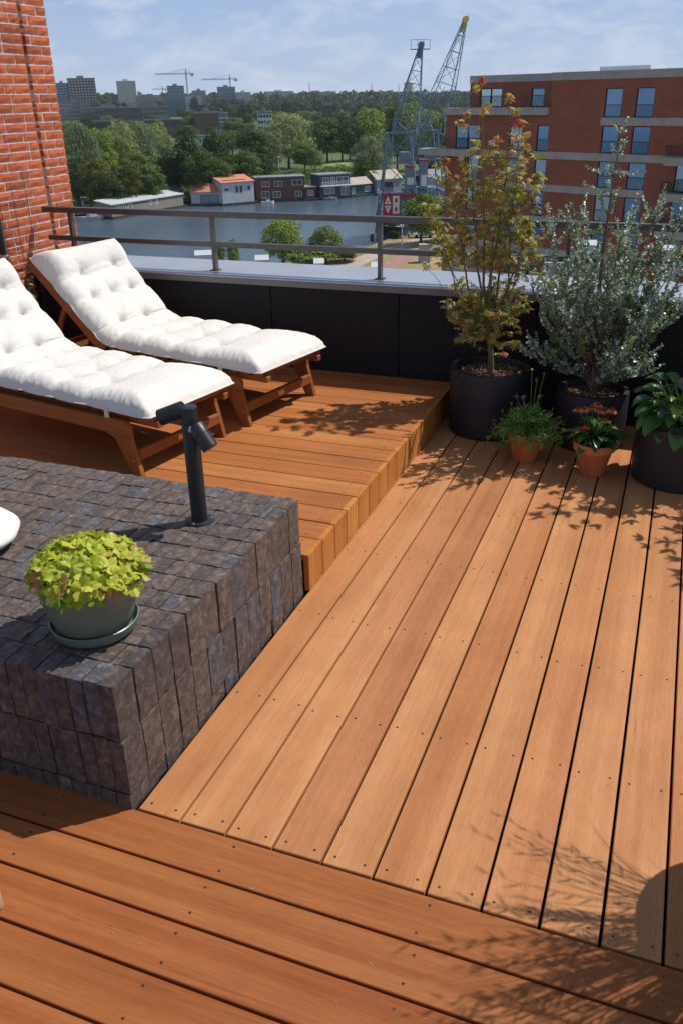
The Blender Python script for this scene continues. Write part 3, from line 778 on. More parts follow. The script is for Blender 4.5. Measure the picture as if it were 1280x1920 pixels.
# ---- feathery plant with pasque flowers
def feather():
    r = random.Random(9)
    root = thing('feathery_plant', 'feathery fine leaved green plant with two purple flowers in a terracotta pot', 'plant', (T1[0], T1[1], .16))
    lf = MB(); b = Vector((T1[0], T1[1], .165))
    for i in range(400):
        a = r.uniform(0, 6.283); el = r.uniform(-.05, 1.45); d = Vector((math.cos(a)*math.cos(el), math.sin(a)*math.cos(el), math.sin(el)))
        L = r.uniform(.10, .19)*(1.05 if el < .8 else .8); pts = path(b+Vector((r.uniform(-.05, .05), r.uniform(-.05, .05), 0)), d+Vector((0, 0, .35)), L, 5, (0, 0, -.9 if el < .7 else -.2), .1, r)
        for k in range(16):
            t = .3+.7*k/15; j = min(4, int(t*5)); q = pts[j].lerp(pts[j+1], t*5-j); ax = (pts[j+1]-pts[j]).normalized()
            v = rv(r); v = (v-ax*v.dot(ax)).normalized()+ax*.7; l = r.uniform(.014, .03)
            n_ = v.cross(rv(r)).normalized()*.0026; lf.add([q-n_, q+v*l*.6-n_*1.1, q+v*l, q+v*l*.6+n_*1.1, q+n_], [(0, 1, 2, 3, 4)])
    lf.build('foliage', leafmat('feather_leaf', [(0, (.08, .18, .04)), (.5, (.16, .30, .07)), (1, (.26, .42, .12))], .5, .35), root)
    st = MB()
    fl = [((.055, -.03, .40), 0), ((-.035, -.02, .385), 0), ((.03, .03, .46), 2), ((.0, .02, .53), 1), ((.065, .05, .50), 3), ((-.07, 0, .37), 2)]
    tops = []
    for (o, kd) in fl:
        t = Vector((T1[0]+o[0], T1[1]+o[1], o[2])); st.tube([b, b.lerp(t, .5)+Vector((.01, 0, 0)), t], .0018, 6); tops.append((t, kd))
    st.build('stems', 'greenstem', root)
    for t, kd in tops:
        mb = MB()
        if kd == 0:
            dr = Vector((.5, -.5, -.3)).normalized()
            for k in range(6):
                a = k*math.pi/3; _, s, u = frame(dr, Vector((0, 0, 1))); v = dr*.5+s*math.cos(a)+u*math.sin(a)
                mb.m = 0; blade(mb, t, v, dr, .026, .013, 4, -.4, .2)
            mb.m = 1; mb.tube([t, t+dr*.006], [.004, .005], 8); mb.build('flower', [leafmat('purple_petal', [(0, (.12, .05, .2)), (1, (.22, .1, .32))], .6), 'yellow'], root)
        elif kd == 1: mb.tube([t+Vector((0, 0, -.006)), t+Vector((0, 0, -.003)), t+Vector((0, 0, .003)), t+Vector((0, 0, .006))], [.003, .007, .007, .003], 10); mb.build('seed_head', 'yellow', root, True)
        else:
            for k in range(26):
                v = (rv(r)+Vector((0, 0, .6))).normalized(); n_ = v.cross(rv(r)).normalized()*.0008; l = .028 if kd == 2 else .014
                mb.add([t-n_, t+v*l, t+n_], [(0, 1, 2)])
            mb.build('seed_head', leafmat('silky_hair%d' % kd, [(0, (.2, .24, .14)), (1, (.34, .36, .26))]), root)
feather()
# ---- coneflowers
def cone():
    r = random.Random(4)
    root = thing('coneflower_plant', 'orange coneflowers over dark green leaves in a terracotta pot', 'plant', (T2[0], T2[1], .17))
    lf = MB(); b = Vector((T2[0], T2[1], .175))
    for i in range(85):
        a = r.uniform(0, 6.283); el = r.uniform(.1, 1.2); L = r.uniform(.08, .15)
        st = b+Vector((math.cos(a)*.03, math.sin(a)*.03, r.uniform(0, .07)))
        blade(lf, st, (math.cos(a)*math.cos(el), math.sin(a)*math.cos(el), math.sin(el)), (0, 0, 1), L, L*.36, 6, 1.3, .3, .8)
    blade(lf, b+Vector((.04, 0, .05)), (1, -.2, .5), (0, 0, 1), .18, .065, 7, .9, .3, .8); blade(lf, b+Vector((-.04, 0, .04)), (-1, -.2, .5), (0, 0, 1), .16, .06, 7, .9, .3, .8)
    lf.build('foliage', leafmat('coneflower_leaf', [(0, (.03, .09, .015)), (.6, (.06, .15, .03)), (1, (.12, .22, .05))], .35, .2, .5), root)
    st = MB(); hs = []
    for (dx, dy, z, red) in ((-.105, -.01, .325, 0), (-.075, -.02, .335, 0), (-.04, .03, .33, 0), (.005, .0, .33, 0), (.03, .03, .325, 0), (.07, .01, .335, 0), (.045, -.04, .29, 0), (-.01, .05, .345, 0), (-.055, -.07, .245, 1)):
        t = b+Vector((dx, dy, z-.135)); st.tube([b+Vector((dx*.3, dy*.3, 0)), b.lerp(t, .6)+Vector((0, 0, .01)), t], .0022, 6); hs.append((t, red))
    st.build('stems', 'greenstem', root)
    for t, red in hs:
        mb = MB(); ax = Vector((r.uniform(-.2, .2), r.uniform(-.3, .1), 1)).normalized(); _, s, u = frame(ax, Vector((1, 0, 0)))
        for k in range(13):
            a = k*2*math.pi/13+r.uniform(-.1, .1); v = s*math.cos(a)+u*math.sin(a)
            blade(mb, t+v*.006, v+ax*(.1 if red else -.15), ax, r.uniform(.025, .033), .012, 4, .9 if not red else .3, .15, .8)
        pm = leafmat('petal_%d' % red, [(0, (.56, .15, .03)), (.5, (.70, .26, .07)), (1, (.74, .38, .15))] if not red else [(0, (.5, .03, .01)), (1, (.65, .06, .02))], .55, .3)
        fl = mb.build('flower', pm, root)
        c = MB(); c.tube([t+ax*-.002, t+ax*.004, t+ax*.012, t+ax*.016], [.010, .0135, .011, .004], 14); c.build('cone', MT['chipdark'], fl, True)
MT['chipdark'] = M('cone_brown', (.05, .015, .006), (.22, .06, .015), 400, .7, 0, .8, .002)
cone()
# ---- hosta
def hosta():
    r = random.Random(12)
    root = thing('hosta_plant', 'broad leaved green hosta with a faded pink flower head at the right edge', 'plant', (P3[0], P3[1], .3))
    mats = [leafmat('hosta_leaf', [(0, (.035, .10, .02)), (.6, (.07, .17, .03)), (1, (.13, .26, .05))], .36, .22, .5), leafmat('hosta_young', [(0, (.18, .32, .04)), (1, (.26, .40, .06))], .4, .3), leafmat('hosta_blue', [(0, (.04, .11, .08)), (1, (.07, .15, .11))], .4, .15)]
    b = Vector((P3[0], P3[1], .29))
    def leaf(mb, p, d, L, W, curl, n=12, m=8):
        d, s, u = frame(Vector(d), Vector((0, 0, 1))); a = 0; q = Vector(p); vs = []
        rp = r.uniform(.5, 1.2)
        for i in range(n+1):
            t = i/n; w = W*.5*(math.sin(math.pi*t**.75)**.75 if 0 < t < 1 else .02)
            dd = d*math.cos(a)-u*math.sin(a); uu = u*math.cos(a)+d*math.sin(a)
            for j in range(m+1):
                x = 2*j/m-1; vs.append(q+s*w*x+uu*w*(.38*abs(x)**1.4+.05*math.sin(t*14+3*x)*abs(x)*rp-(.05 if j == m//2 else 0)))
            q = q+dd*(L/n); a += curl/n
        mb.add(vs, [(i*(m+1)+j, (i+1)*(m+1)+j, (i+1)*(m+1)+j+1, i*(m+1)+j+1) for i in range(n) for j in range(m)])
    mb = MB(); stm = MB()
    for i in range(72):
        a = i*2.4; k = i/72; el = .08+.95*k+r.uniform(-.1, .1); L = r.uniform(.11, .165)*(1.05-.25*k)
        pl = .11+.09*r.random()+.07*k
        d = Vector((math.cos(a)*math.cos(el), math.sin(a)*math.cos(el), math.sin(el)))
        p = b+d*pl+Vector((0, 0, .02)); stm.tube([b, b+d*pl*.5+Vector((0, 0, .01)), p], .004, 6)
        mb.m = 1 if i % 9 == 4 else (2 if i % 5 == 1 else 0); leaf(mb, p, d+Vector((0, 0, -.25)), L, L*.62, 1.25)
    mb.m = 1
    c = b+Vector((-.06, -.15, .11))
    for a in (0.4, 2.2, 4.0, 5.2): leaf(mb, c, (math.cos(a)*.7, math.sin(a)*.7, .9), .075, .045, .4)
    mb.build('foliage', mats, root, 'all'); stm.build('stems', 'greenstem', root)
    fl = MB(); c = b+Vector((-.03, -.02, .255))
    for k in range(170):
        v = rv(r); v.z = abs(v.z)*.7; p = c+v*.032; n_ = rv(r)*.004; w = v.cross(n_).normalized()*.004; fl.add([p-n_, p-w, p+n_+v*.003, p+w], [(0, 1, 2, 3)])
    fl.build('flower', leafmat('faded_petal', [(0, (.3, .17, .12)), (1, (.55, .4, .33))], .7), root)
hosta()
# ---- lime heuchera
def lime():
    r = random.Random(2)
    root = thing('lime_plant', 'mound of bright lime green lobed leaves with a few pinkish ones in the green pot', 'plant', (GP[0], GP[1], .58))
    mb = MB(); st = MB(); b = Vector((GP[0]+.0, GP[1], .57))
    for i in range(270):
        k = (i+.5)/270; ph = i*2.39996; cz = 1-k*1.02
        n = Vector((math.cos(ph)*math.sqrt(max(0, 1-cz*cz)), math.sin(ph)*math.sqrt(max(0, 1-cz*cz)), cz))
        rad_ = r.uniform(.76, 1.04)
        p = b+Vector((.006+n.x*.164*rad_, n.y*.164*rad_, .074+n.z*.098*rad_+r.uniform(-.008, .008)))
        up = (n+Vector((0, 0, .6))+rv(r)*.6).normalized(); d = (rv(r)-up*0); d = (d-up*d.dot(up)).normalized()
        s = r.uniform(.028, .041); _, sd, _u = frame(d, up)
        pts = []; N = 44
        for q in range(N):
            a = -2.75+5.5*q/(N-1)
            lob = .66+.34*abs(math.cos(2.5*a))**.8+.06*math.cos(15*a); l = s*lob*(1 if abs(a) < 2.4 else .8)
            cup = .12*lob*s*(1+1.2*math.cos(5*a)); pts.append(p+d*math.cos(a)*l+sd*math.sin(a)*l+up*(cup-.12*s+r.uniform(-.001, .001)))
        mids = [p+(q-p)*.5+up*(-.02*s) for q in pts]; c = p+up*(-.22*s)
        o = len(pts); vs = pts+mids+[c]
        fs = [(q, q+1, o+q+1, o+q) for q in range(N-1)]+[(o+q, o+q+1, 2*o) for q in range(N-1)]
        pink = (n.x > .55 and n.y < .35 and r.random() < .2) or r.random() < .03 or (cz < .1 and r.random() < .12)
        mb.m = 1 if pink else (2 if cz < .25 and r.random() < .3 else 0); mb.add(vs, fs)
        if i % 3 == 0: st.tube([b+Vector((n.x*.03, n.y*.03, -.02)), b.lerp(p, .6)+Vector((0, 0, .01)), p], .0012, 4)
    mb.build('foliage', [leafmat('lime_leaf', [(0, (.36, .43, .03)), (.5, (.50, .55, .05)), (1, (.62, .63, .10))], .45, .4), leafmat('pink_leaf', [(0, (.42, .16, .06)), (1, (.55, .28, .13))], .5, .3), leafmat('green_leaf', [(0, (.12, .26, .02)), (1, (.25, .38, .03))], .5, .3)], root, 'all')
    st.build('stems', 'greenstem', root)
lime()
# ---- climber at the foot of the brick wall
def climber():
    r = random.Random(31)
    root = thing('climbing_plant', 'small climbing plant with yellow green leaves on the wire trellis', 'plant', (-4.5, 5.1, ZR))
    st = MB(); lf = MB()
    for k in range(7):
        p = Vector((-4.5, 5.25-.09*k, ZR+.01)); pts = path(p, (0.05, r.uniform(-.2, .3), 1), r.uniform(.35, .72), 8, (0, 0, .2), .16, r)
        st.tube(pts, .002, 5)
        for i in range(26):
            t = r.random(); j = min(7, int(t*8)); q = pts[j].lerp(pts[j+1], t*8-j)
            blade(lf, q, (r.uniform(.1, 1), r.uniform(-1, 1), r.uniform(-.4, .6)), (.6, 0, .8), r.uniform(.03, .05), r.uniform(.022, .034), 4, .6, .2, .7)
    st.build('stems', 'greenstem', root); lf.build('foliage', leafmat('climber_leaf', [(0, (.08, .16, .03)), (.6, (.18, .26, .05)), (1, (.36, .34, .08))]), root)
climber()
# ---- unseen tall grass in a pot, added to cast its shadow on the deck
GC = (.66, 1.93)
def inview(q):
    d = q-CAM; return 640+FPX*d.dot(Rr)/d.dot(F) < 1318
def tallgrass():
    r = random.Random(8)
    root = thing('planter', 'tall black planter beside the near deck, just outside the frame', 'plant pot', (GC[0], GC[1], 0))
    MB().lathe((GC[0], GC[1], .002), [(.23, 0), (.25, .02), (.255, .52), (.25, .53), (.225, .53), (.22, .45)], 64).build('shell', 'pot', root, True)
    MB().lathe((GC[0], GC[1], 0), [(.2205, .47), (.01, .48)], 30).build('soil', 'soil', root, True)
    g = MB()
    for i in range(1100):
        a = r.uniform(0, 6.283); q = .1*math.sqrt(r.random()); el = r.uniform(.55, 1.45); d = Vector((math.cos(a)*math.cos(el)-.15, math.sin(a)*math.cos(el)-.3, math.sin(el)))
        L = r.uniform(.4, .95); p = Vector((GC[0]+q*math.cos(a), GC[1]+q*math.sin(a), .48)); pts = path(p, d, L, 9, (0, 0, -r.uniform(.3, 1.7)), .035, r)
        if any(inview(q) or q.y-.46*q.z > 1.85+.2*r.random() for q in pts): continue
        g.tube(pts, [.0026-.00024*k for k in range(10)], 3, False)
        if i % 2 == 0:
            for k in range(7):
                t = 5+k*.55; j = min(8, int(t)); qq = pts[j].lerp(pts[min(9, j+1)], t-j); v = (rv(r)+(pts[j]-pts[j-1]).normalized()*1.5).normalized()
                blade(g, qq, v, (0, 0, 1), r.uniform(.03, .06), .006, 3, .4, .1)
    tag(g.build('tall_grass', 'grassleaf', None, loc=(GC[0], GC[1], .48)), 'unseen arching ornamental grass in the tall planter just outside the frame', 'plant')
MT['grassleaf'] = leafmat('grass_blade', [(0, (.12, .17, .05)), (1, (.28, .28, .1))])
tallgrass()

def outside_shrub():  # unseen shrub and pot, invented for the dappled shadow they cast
    r = random.Random(66); c = (.86, 4.86)
    root = thing('planter', 'black planter with a tall shrub, just outside the frame at the right', 'plant pot', (c[0], c[1], 0))
    MB().lathe((c[0], c[1], .002), [(.22, 0), (.24, .02), (.24, .40), (.21, .40), (.205, .33)], 56).build('shell', 'pot', root, True)
    MB().lathe((c[0], c[1], 0), [(.2055, .35), (.01, .36)], 30).build('soil', 'soil', root, True)
    sh = thing('fan_leaf_shrub', 'tall broad leaved shrub just outside the frame, seen by its dappled shadow', 'shrub', (c[0], c[1], .35)); st = MB(); lf = MB()
    for i in range(15):
        a = r.uniform(0, 6.283); d = Vector((math.cos(a)*.42-.12, math.sin(a)*.36-.10, 1)); L = r.uniform(.95, 1.6); pts = path((c[0], c[1], .35), d, L, 10, (0, 0, -.15), .07, r)
        if any(inview(q) for q in pts): continue
        st.tube(pts, [.008-.0007*k for k in range(11)], 6)
        for k in range(34):
            t = r.uniform(.45, 1)*10; j = min(9, int(t)); q = pts[j].lerp(pts[j+1], t-j); v = rv(r); v.z = abs(v.z)*.4; p = q+v*r.uniform(.04, .17)
            if inview(p+v*.09) or inview(p): continue
            st.tube([q, p], .0012, 4)
            for b in range(5):
                w = (v+rv(r)*.75).normalized(); blade(lf, p, w, (0, 0, 1), r.uniform(.05, .085), .022, 4, .5, .15, .8)
    st.build('trunk', 'bark', sh); lf.build('foliage', 'grassleaf', sh)
outside_shrub()
# ================================================================== THE CITY BEYOND
WZ = -24.0; LZ = -23.2
FH = rad(65); FT = Vector((-math.sin(FH), math.cos(FH), 0)); FN = Vector((FT.y, -FT.x, 0)); FP = Vector((-5.147, 83.842, 0))
def slab(name, pts, z0, z1, mat, kind='structure'):
    n = len(pts); mb = MB(); vs = [(p[0], p[1], z1) for p in pts]+[(p[0], p[1], z0) for p in pts]
    mb.add(vs, [tuple(range(n)), tuple(range(2*n-1, n-1, -1))]+[(i, (i+1) % n, (i+1) % n+n, i+n) for i in range(n)])
    return struct(mb.build(name, mat), kind)
def groundmat(name, stops, s):
    m, nt, bs = newmat(name); v = objco(nt)
    nt.links.new(ramp(nt, noise(nt, s, 8, v, .65), stops), bs.inputs['Base Color']); bs.inputs['Roughness'].default_value = .95
    bump(nt, bs, noise(nt, s*20, 4, v), .5, .1); return m
MT['land'] = groundmat('meadow', [(.3, (.035, .06, .015)), (.5, (.07, .11, .025)), (.7, (.13, .16, .04))], .02)
MT['dry'] = groundmat('dry_grass', [(.3, (.12, .13, .04)), (.5, (.26, .21, .09)), (.7, (.36, .28, .14))], .12)
MT['path'] = groundmat('gravel_path', [(.3, (.34, .28, .22)), (.7, (.44, .37, .30))], .5)
MT['redpath'] = groundmat('red_path', [(.3, (.28, .15, .13)), (.7, (.36, .20, .17))], .5)
MT['lawn'] = groundmat('lawn', [(.3, (.12, .20, .03)), (.7, (.22, .30, .05))], .1)
mb = MB(); mb.add([(-4000, -300, WZ), (4000, -300, WZ), (4000, 3600, WZ), (-4000, 3600, WZ)], [(0, 1, 2, 3)]); struct(mb.build('river', 'water'))
bankpx = [(150, 404), (205, 400), (300, 392), (352, 383), (480, 376), (592, 370), (712, 362), (800, 352), (900, 340)]
bank = [ground(x, y, WZ) for x, y in bankpx]
far = [(-3500, 150), (-220, 150)]+[(p.x, p.y) for p in bank]+[(150, 420), (3500, 600), (3500, 3550), (-3500, 3550)]
slab('far_land', far, WZ-1, LZ, 'land')
nb = [ground(x, y, LZ) for x, y in [(470, 500), (530, 492), (600, 484), (650, 474), (700, 458), (740, 444), (800, 428), (870, 420)]]
near = [(-75, 60), (-72, 115)]+[(p.x, p.y) for p in nb]+[(10, 260), (300, 300), (300, -50), (-75, -50)]
slab('near_bank', near, WZ-1, LZ, 'dry')
def strip(name, a, w, mat, z):
    P_ = [ground(x, y, LZ) for x, y in a]; L_ = []; Q_ = []
    for i, p in enumerate(P_):
        d = (P_[min(i+1, len(P_)-1)]-P_[max(i-1, 0)]); d.z = 0; d.normalize(); s = Vector((-d.y, d.x, 0))*w/2; L_.append(p+s); Q_.append(p-s)
    mb = MB(); n = len(P_); mb.add([(p.x, p.y, z) for p in L_+Q_], [(i, i+1, n+i+1, n+i) for i in range(n-1)]); struct(mb.build(name, mat))
strip('path', [(560, 545), (640, 505), (700, 478), (780, 452), (850, 436), (940, 425)], 3.6, 'path', LZ+.01)
strip('cycle_path', [(660, 545), (720, 500), (770, 478), (830, 463), (930, 445)], 3.2, 'redpath', LZ+.014)
mb = MB(); q = [ground(x, y, LZ) for x, y in [(600, 312), (720, 310), (716, 301), (640, 301)]]; mb.add([(p.x, p.y, LZ+.02) for p in q], [(0, 1, 2, 3)]); struct(mb.build('lawn', 'lawn'))
mb = MB(); q = [ground(x, y, LZ) for x, y in [(145, 402), (215, 398), (290, 388), (215, 390), (140, 396)]]; mb.add([(p.x, p.y, LZ+.02) for p in q], [(0, 1, 2, 3, 4)]); struct(mb.build('lawn', 'lawn'))
# ---- walls with real openings
def wallgrid(mb, o, t, n, u0, u1, z0, z1, holes, depth=.2):
    """front face in the plane through o along t with holes (ua,ub,za,zb) and reveals going back along n"""
    us = sorted({u0, u1, *[h[0] for h in holes], *[h[1] for h in holes]}); zs = sorted({z0, z1, *[h[2] for h in holes], *[h[3] for h in holes]})
    us = [u for u in us if u0 <= u <= u1]; zs = [z for z in zs if z0 <= z <= z1]
    P_ = lambda u, z, d=0: (o[0]+t[0]*u+n[0]*d, o[1]+t[1]*u+n[1]*d, z)
    for i in range(len(us)-1):
        for j in range(len(zs)-1):
            uc, zc = (us[i]+us[i+1])/2, (zs[j]+zs[j+1])/2
            if any(h[0] < uc < h[1] and h[2] < zc < h[3] for h in holes): continue
            mb.add([P_(us[i], zs[j]), P_(us[i+1], zs[j]), P_(us[i+1], zs[j+1]), P_(us[i], zs[j+1])], [(0, 1, 2, 3)])
    for a, b, c, d in holes:
        mb.add([P_(a, c), P_(b, c), P_(b, d), P_(a, d), P_(a, c, depth), P_(b, c, depth), P_(b, d, depth), P_(a, d, depth)], [(0, 1, 5, 4), (1, 2, 6, 5), (2, 3, 7, 6), (3, 0, 4, 7)])
def obox(mb, o, t, n, u0, u1, d0, d1, z0, z1):
    m = Matrix(((t[0], n[0], 0, o[0]), (t[1], n[1], 0, o[1]), (0, 0, 1, 0), (0, 0, 0, 1))); mb.box((u0, d0, z0), (u1, d1, z1), m)
# ---- red brick apartment building
def apartments():
    root = thing('apartment_building', 'red brick apartment block with pale concrete bands and tall windows at the right', 'building', (FP.x, FP.y, LZ))
    o, t, n = FP, FT, FN
    bt = [-.30, -3.20, -6.07, -8.95, -11.83, -14.71, -17.6, -20.5]       # tops of the bands
    wins = []
    cm = [(-1.6, .08), (1.36, 3.0)]; cl = [(8.15, 9.75), (11.35, 12.85)]; cr = [(-5.75, -4.3)]
    H = {'main': [], 'left': [], 'roofL': []}
    for (a, b) in cm: H['main'].append((a, b, -.28, 2.0))
    for k in range(7):
        z0 = bt[k+1]+.02; z1 = z0+2.2
        for (a, b) in cm+[(cl[0][0], cl[0][1])]: H['main'].append((a, b, z0, z1))
        for (a, b) in (cr if k else []): H['main'].append((a, b, z0, z1))
        H['main'].append((-8.2, -6.6, z0, z1))
    mleft = 10.2
    H['main'] = [h for h in H['main']]
    # main body: u -12 .. 8.45 at the top, .. 10.2 below (two masses so the recess shows)
    mainH = [h for h in H['main'] if h[1] < 8.0]; sideH = [h for h in H['main'] if h[0] > 8.0]
    for k in range(7):
        z0 = bt[k+1]+.02
        sideH.append((11.37, 12.85, z0, z0+2.15)); sideH.append((16.4, 17.75 if k else 19.4, z0, z0+2.2))
    top = [(15.15, 17.85, .56, 2.2), (10.3, 11.75, .56, 2.15), (8.7, 9.2, .56, 2.1)]
    w = MB(); wallgrid(w, o, t, n, -13, 8.5, LZ, 2.72, mainH, .22)
    w.add([tuple(o+t*8.5+Vector((0, 0, z)))if 0 else ((o+t*8.5).x+n.x*d, (o+t*8.5).y+n.y*d, z) for d, z in ((0, -.1), (2.2, -.1), (2.2, 2.72), (0, 2.72))], [(0, 1, 2, 3)])
    wallgrid(w, o, t, n, 8.5, 20.6, LZ, -.1, sideH, .22)
    o2 = o+n*1.6; wallgrid(w, o2, t, n, 8.5, 19.05, -.1, 2.72, top, .22)
    for (u, d0, d1, z0, z1) in ((20.6, 0, 14, LZ, -.1), (19.05, 1.6, 14, -.1, 2.72), (-13, 0, 14, LZ, 2.72)):
        w.add([((o+t*u).x+n.x*d, (o+t*u).y+n.y*d, z) for d, z in ((d0, z0), (d1, z0), (d1, z1), (d0, z1))], [(0, 1, 2, 3)])
    obox(w, o, t, n, -13, 19.05, 13.99, 14.0, LZ, 2.72)
    # brick pattern wants object axes along the wall: build in wall space
    me = w.build('wall', 'facade_w', root)
    cb = MB(); obox(cb, o, t, n, -13.1, 8.53, -.04, 14.1, 2.721, 3.32); obox(cb, o, t, n, 8.531, 19.1, 1.55, 14.1, 2.721, 3.30); cb.build('roof_parapet', 'concrete', root)
    cb = MB(); obox(cb, o, t, n, -13.14, 8.56, -.08, 14.15, 3.3205, 3.37); obox(cb, o, t, n, 8.561, 19.15, 1.51, 14.15, 3.3005, 3.36); cb.build('roof_edge', 'zinc', root)
    cb = MB(); obox(cb, o, t, n, .7, 5.6, 3, 6, 3.371, 3.75); obox(cb, o, t, n, -9, -3, 6, 9, 3.371, 3.65); cb.build('roof_light', 'whitepaint', root)
    cb = MB()
    for u0 in (-1.6, -6.6, -10.5): MB_ = MB(); obox(MB_, o, t, n, u0, u0+2.9, -.046, -.0405, 2.86, 3.22); MB_.build('parapet_grille', 'concrete', root)
    segs = {0: [(-13, 3.2)], 1: [(-13, 10.0), (11.23, 20.7)], 2: [(-1.7, 13.5), (-13, -4.15)], 3: [(-1.2, 13.5), (-13, -4.15)], 4: [(1.0, 20.7), (-13, -4.15)], 5: [(-13, 20.7)], 6: [(-13, 20.7)]}
    for k, z in enumerate(bt[:7]):
        for (a, b) in segs[k]:
            mb = MB(); obox(mb, o, t, n, a, b, -.05, -.001, z-.62, z); mb.build('concrete_band', 'concrete', root)
    mb = MB(); obox(mb, o, t, n, 8.52, 20.9, -.35, 1.58, -.099, .52); mb.build('balcony', 'concrete', root)
    mb = MB(); obox(mb, o, t, n, 16.2, 23, -1.6, -.051, -3.8, -3.2); mb.build('balcony', 'concrete', root)
    for z in (-3.55, -6.35, -9.3, -12.1):
        mb = MB(); obox(mb, o, t, n, -13, -3.85, -1.4, -.051, z-.32, z+.3); bo = mb.build('balcony', 'concrete', root)
        rb = MB()
        for i in range(60): obox(rb, o, t, n, -3.9-i*.15, -3.88-i*.15, -1.38, -1.36, z+.3005, z+1.2)
        obox(rb, o, t, n, -12.9, -3.85, -1.385, -1.355, z+1.2, z+1.24)
        for i in range(9): obox(rb, o, t, n, -3.88, -3.86, -1.3+i*.15, -1.28+i*.15, z+.3005, z+1.2)
        rb.build('railing', 'frame', bo)
    rr = random.Random(3)
    def window(oo, h, rail=True):
        a, b, c, d = h; fr = MB(); g = .07
        for (x0, x1, y0, y1) in ((a, a+g, c, d), (b-g, b, c, d), (a+g, b-g, c, c+g), (a+g, b-g, d-g, d)): obox(fr, oo, t, n, x0+.003, x1-.003, .06, .15, y0+.003, y1-.003)
        if b-a > 2: obox(fr, oo, t, n, (a+b)/2-.05, (a+b)/2+.05, .06, .15, c+g, d-g)
        f = fr.build('window', 'frame', root)
        p = MB(); obox(p, oo, t, n, a+g, b-g, .12, .13, c+g, d-g); p.build('pane', 'curtain' if False else ('glass' if rr.random() < .75 else 'glasslt'), f)
        if rail:
            p = MB()
            for i in range(int((b-a-.1)/.12)): obox(p, oo, t, n, a+.08+i*.12, a+.1+i*.12, .01, .03, c+.05, c+.95)
            obox(p, oo, t, n, a+.02, b-.02, .005, .035, c+.95, c+1.0); p.build('railing', 'frame', f)
    for h in mainH+sideH:
        if h[2] > -15: window(o, h)
    for h in top: window(o2, h)
def facade_w():
    m, nt, bs = newmat('facade_brick_bond'); t = nt.nodes.new('ShaderNodeTexCoord'); mp = nt.nodes.new('ShaderNodeMapping'); mp.vector_type = 'POINT'
    mp.inputs['Rotation'].default_value = (0, 0, 0)
    vr = nt.nodes.new('ShaderNodeVectorRotate'); vr.rotation_type = 'Z_AXIS'; vr.inputs['Angle'].default_value = math.atan2(FT.x, FT.y)+math.pi/2
    nt.links.new(t.outputs['Object'], vr.inputs['Vector'])
    sp = nt.nodes.new('ShaderNodeSeparateXYZ'); cb = nt.nodes.new('ShaderNodeCombineXYZ'); nt.links.new(vr.outputs[0], sp.inputs[0])
    ad = nt.nodes.new('ShaderNodeMath'); ad.operation = 'ADD'; nt.links.new(sp.outputs[0], ad.inputs[0]); nt.links.new(sp.outputs[1], ad.inputs[1])
    nt.links.new(ad.outputs[0], cb.inputs[0]); nt.links.new(sp.outputs[2], cb.inputs[1])
    b = nt.nodes.new('ShaderNodeTexBrick'); b.inputs['Scale'].default_value = 1; b.inputs['Brick Width'].default_value = .44; b.inputs['Row Height'].default_value = .125; b.inputs['Mortar Size'].default_value = .014
    b.inputs['Color1'].default_value = (.31, .092, .058, 1); b.inputs['Color2'].default_value = (.25, .074, .048, 1); b.inputs['Mortar'].default_value = (.25, .10, .07, 1)
    nt.links.new(cb.outputs[0], b.inputs['Vector'])
    col = mix(nt, 1., b.outputs['Color'], ramp(nt, noise(nt, .5, 6, t.outputs['Object']), [(.3, (.85, .84, .84)), (.7, (1.1, 1.1, 1.1))]), 'MULTIPLY')
    nt.links.new(col, bs.inputs['Base Color']); bs.inputs['Roughness'].default_value = .85; return m
MT['facade_w'] = facade_w()
MT['glasslt'] = glass('window_glass_sky_curtain', (.34, .46, .50), (.46, .56, .60), .6)  # curtained panes with a pale sky reflection put into the colour
apartments()
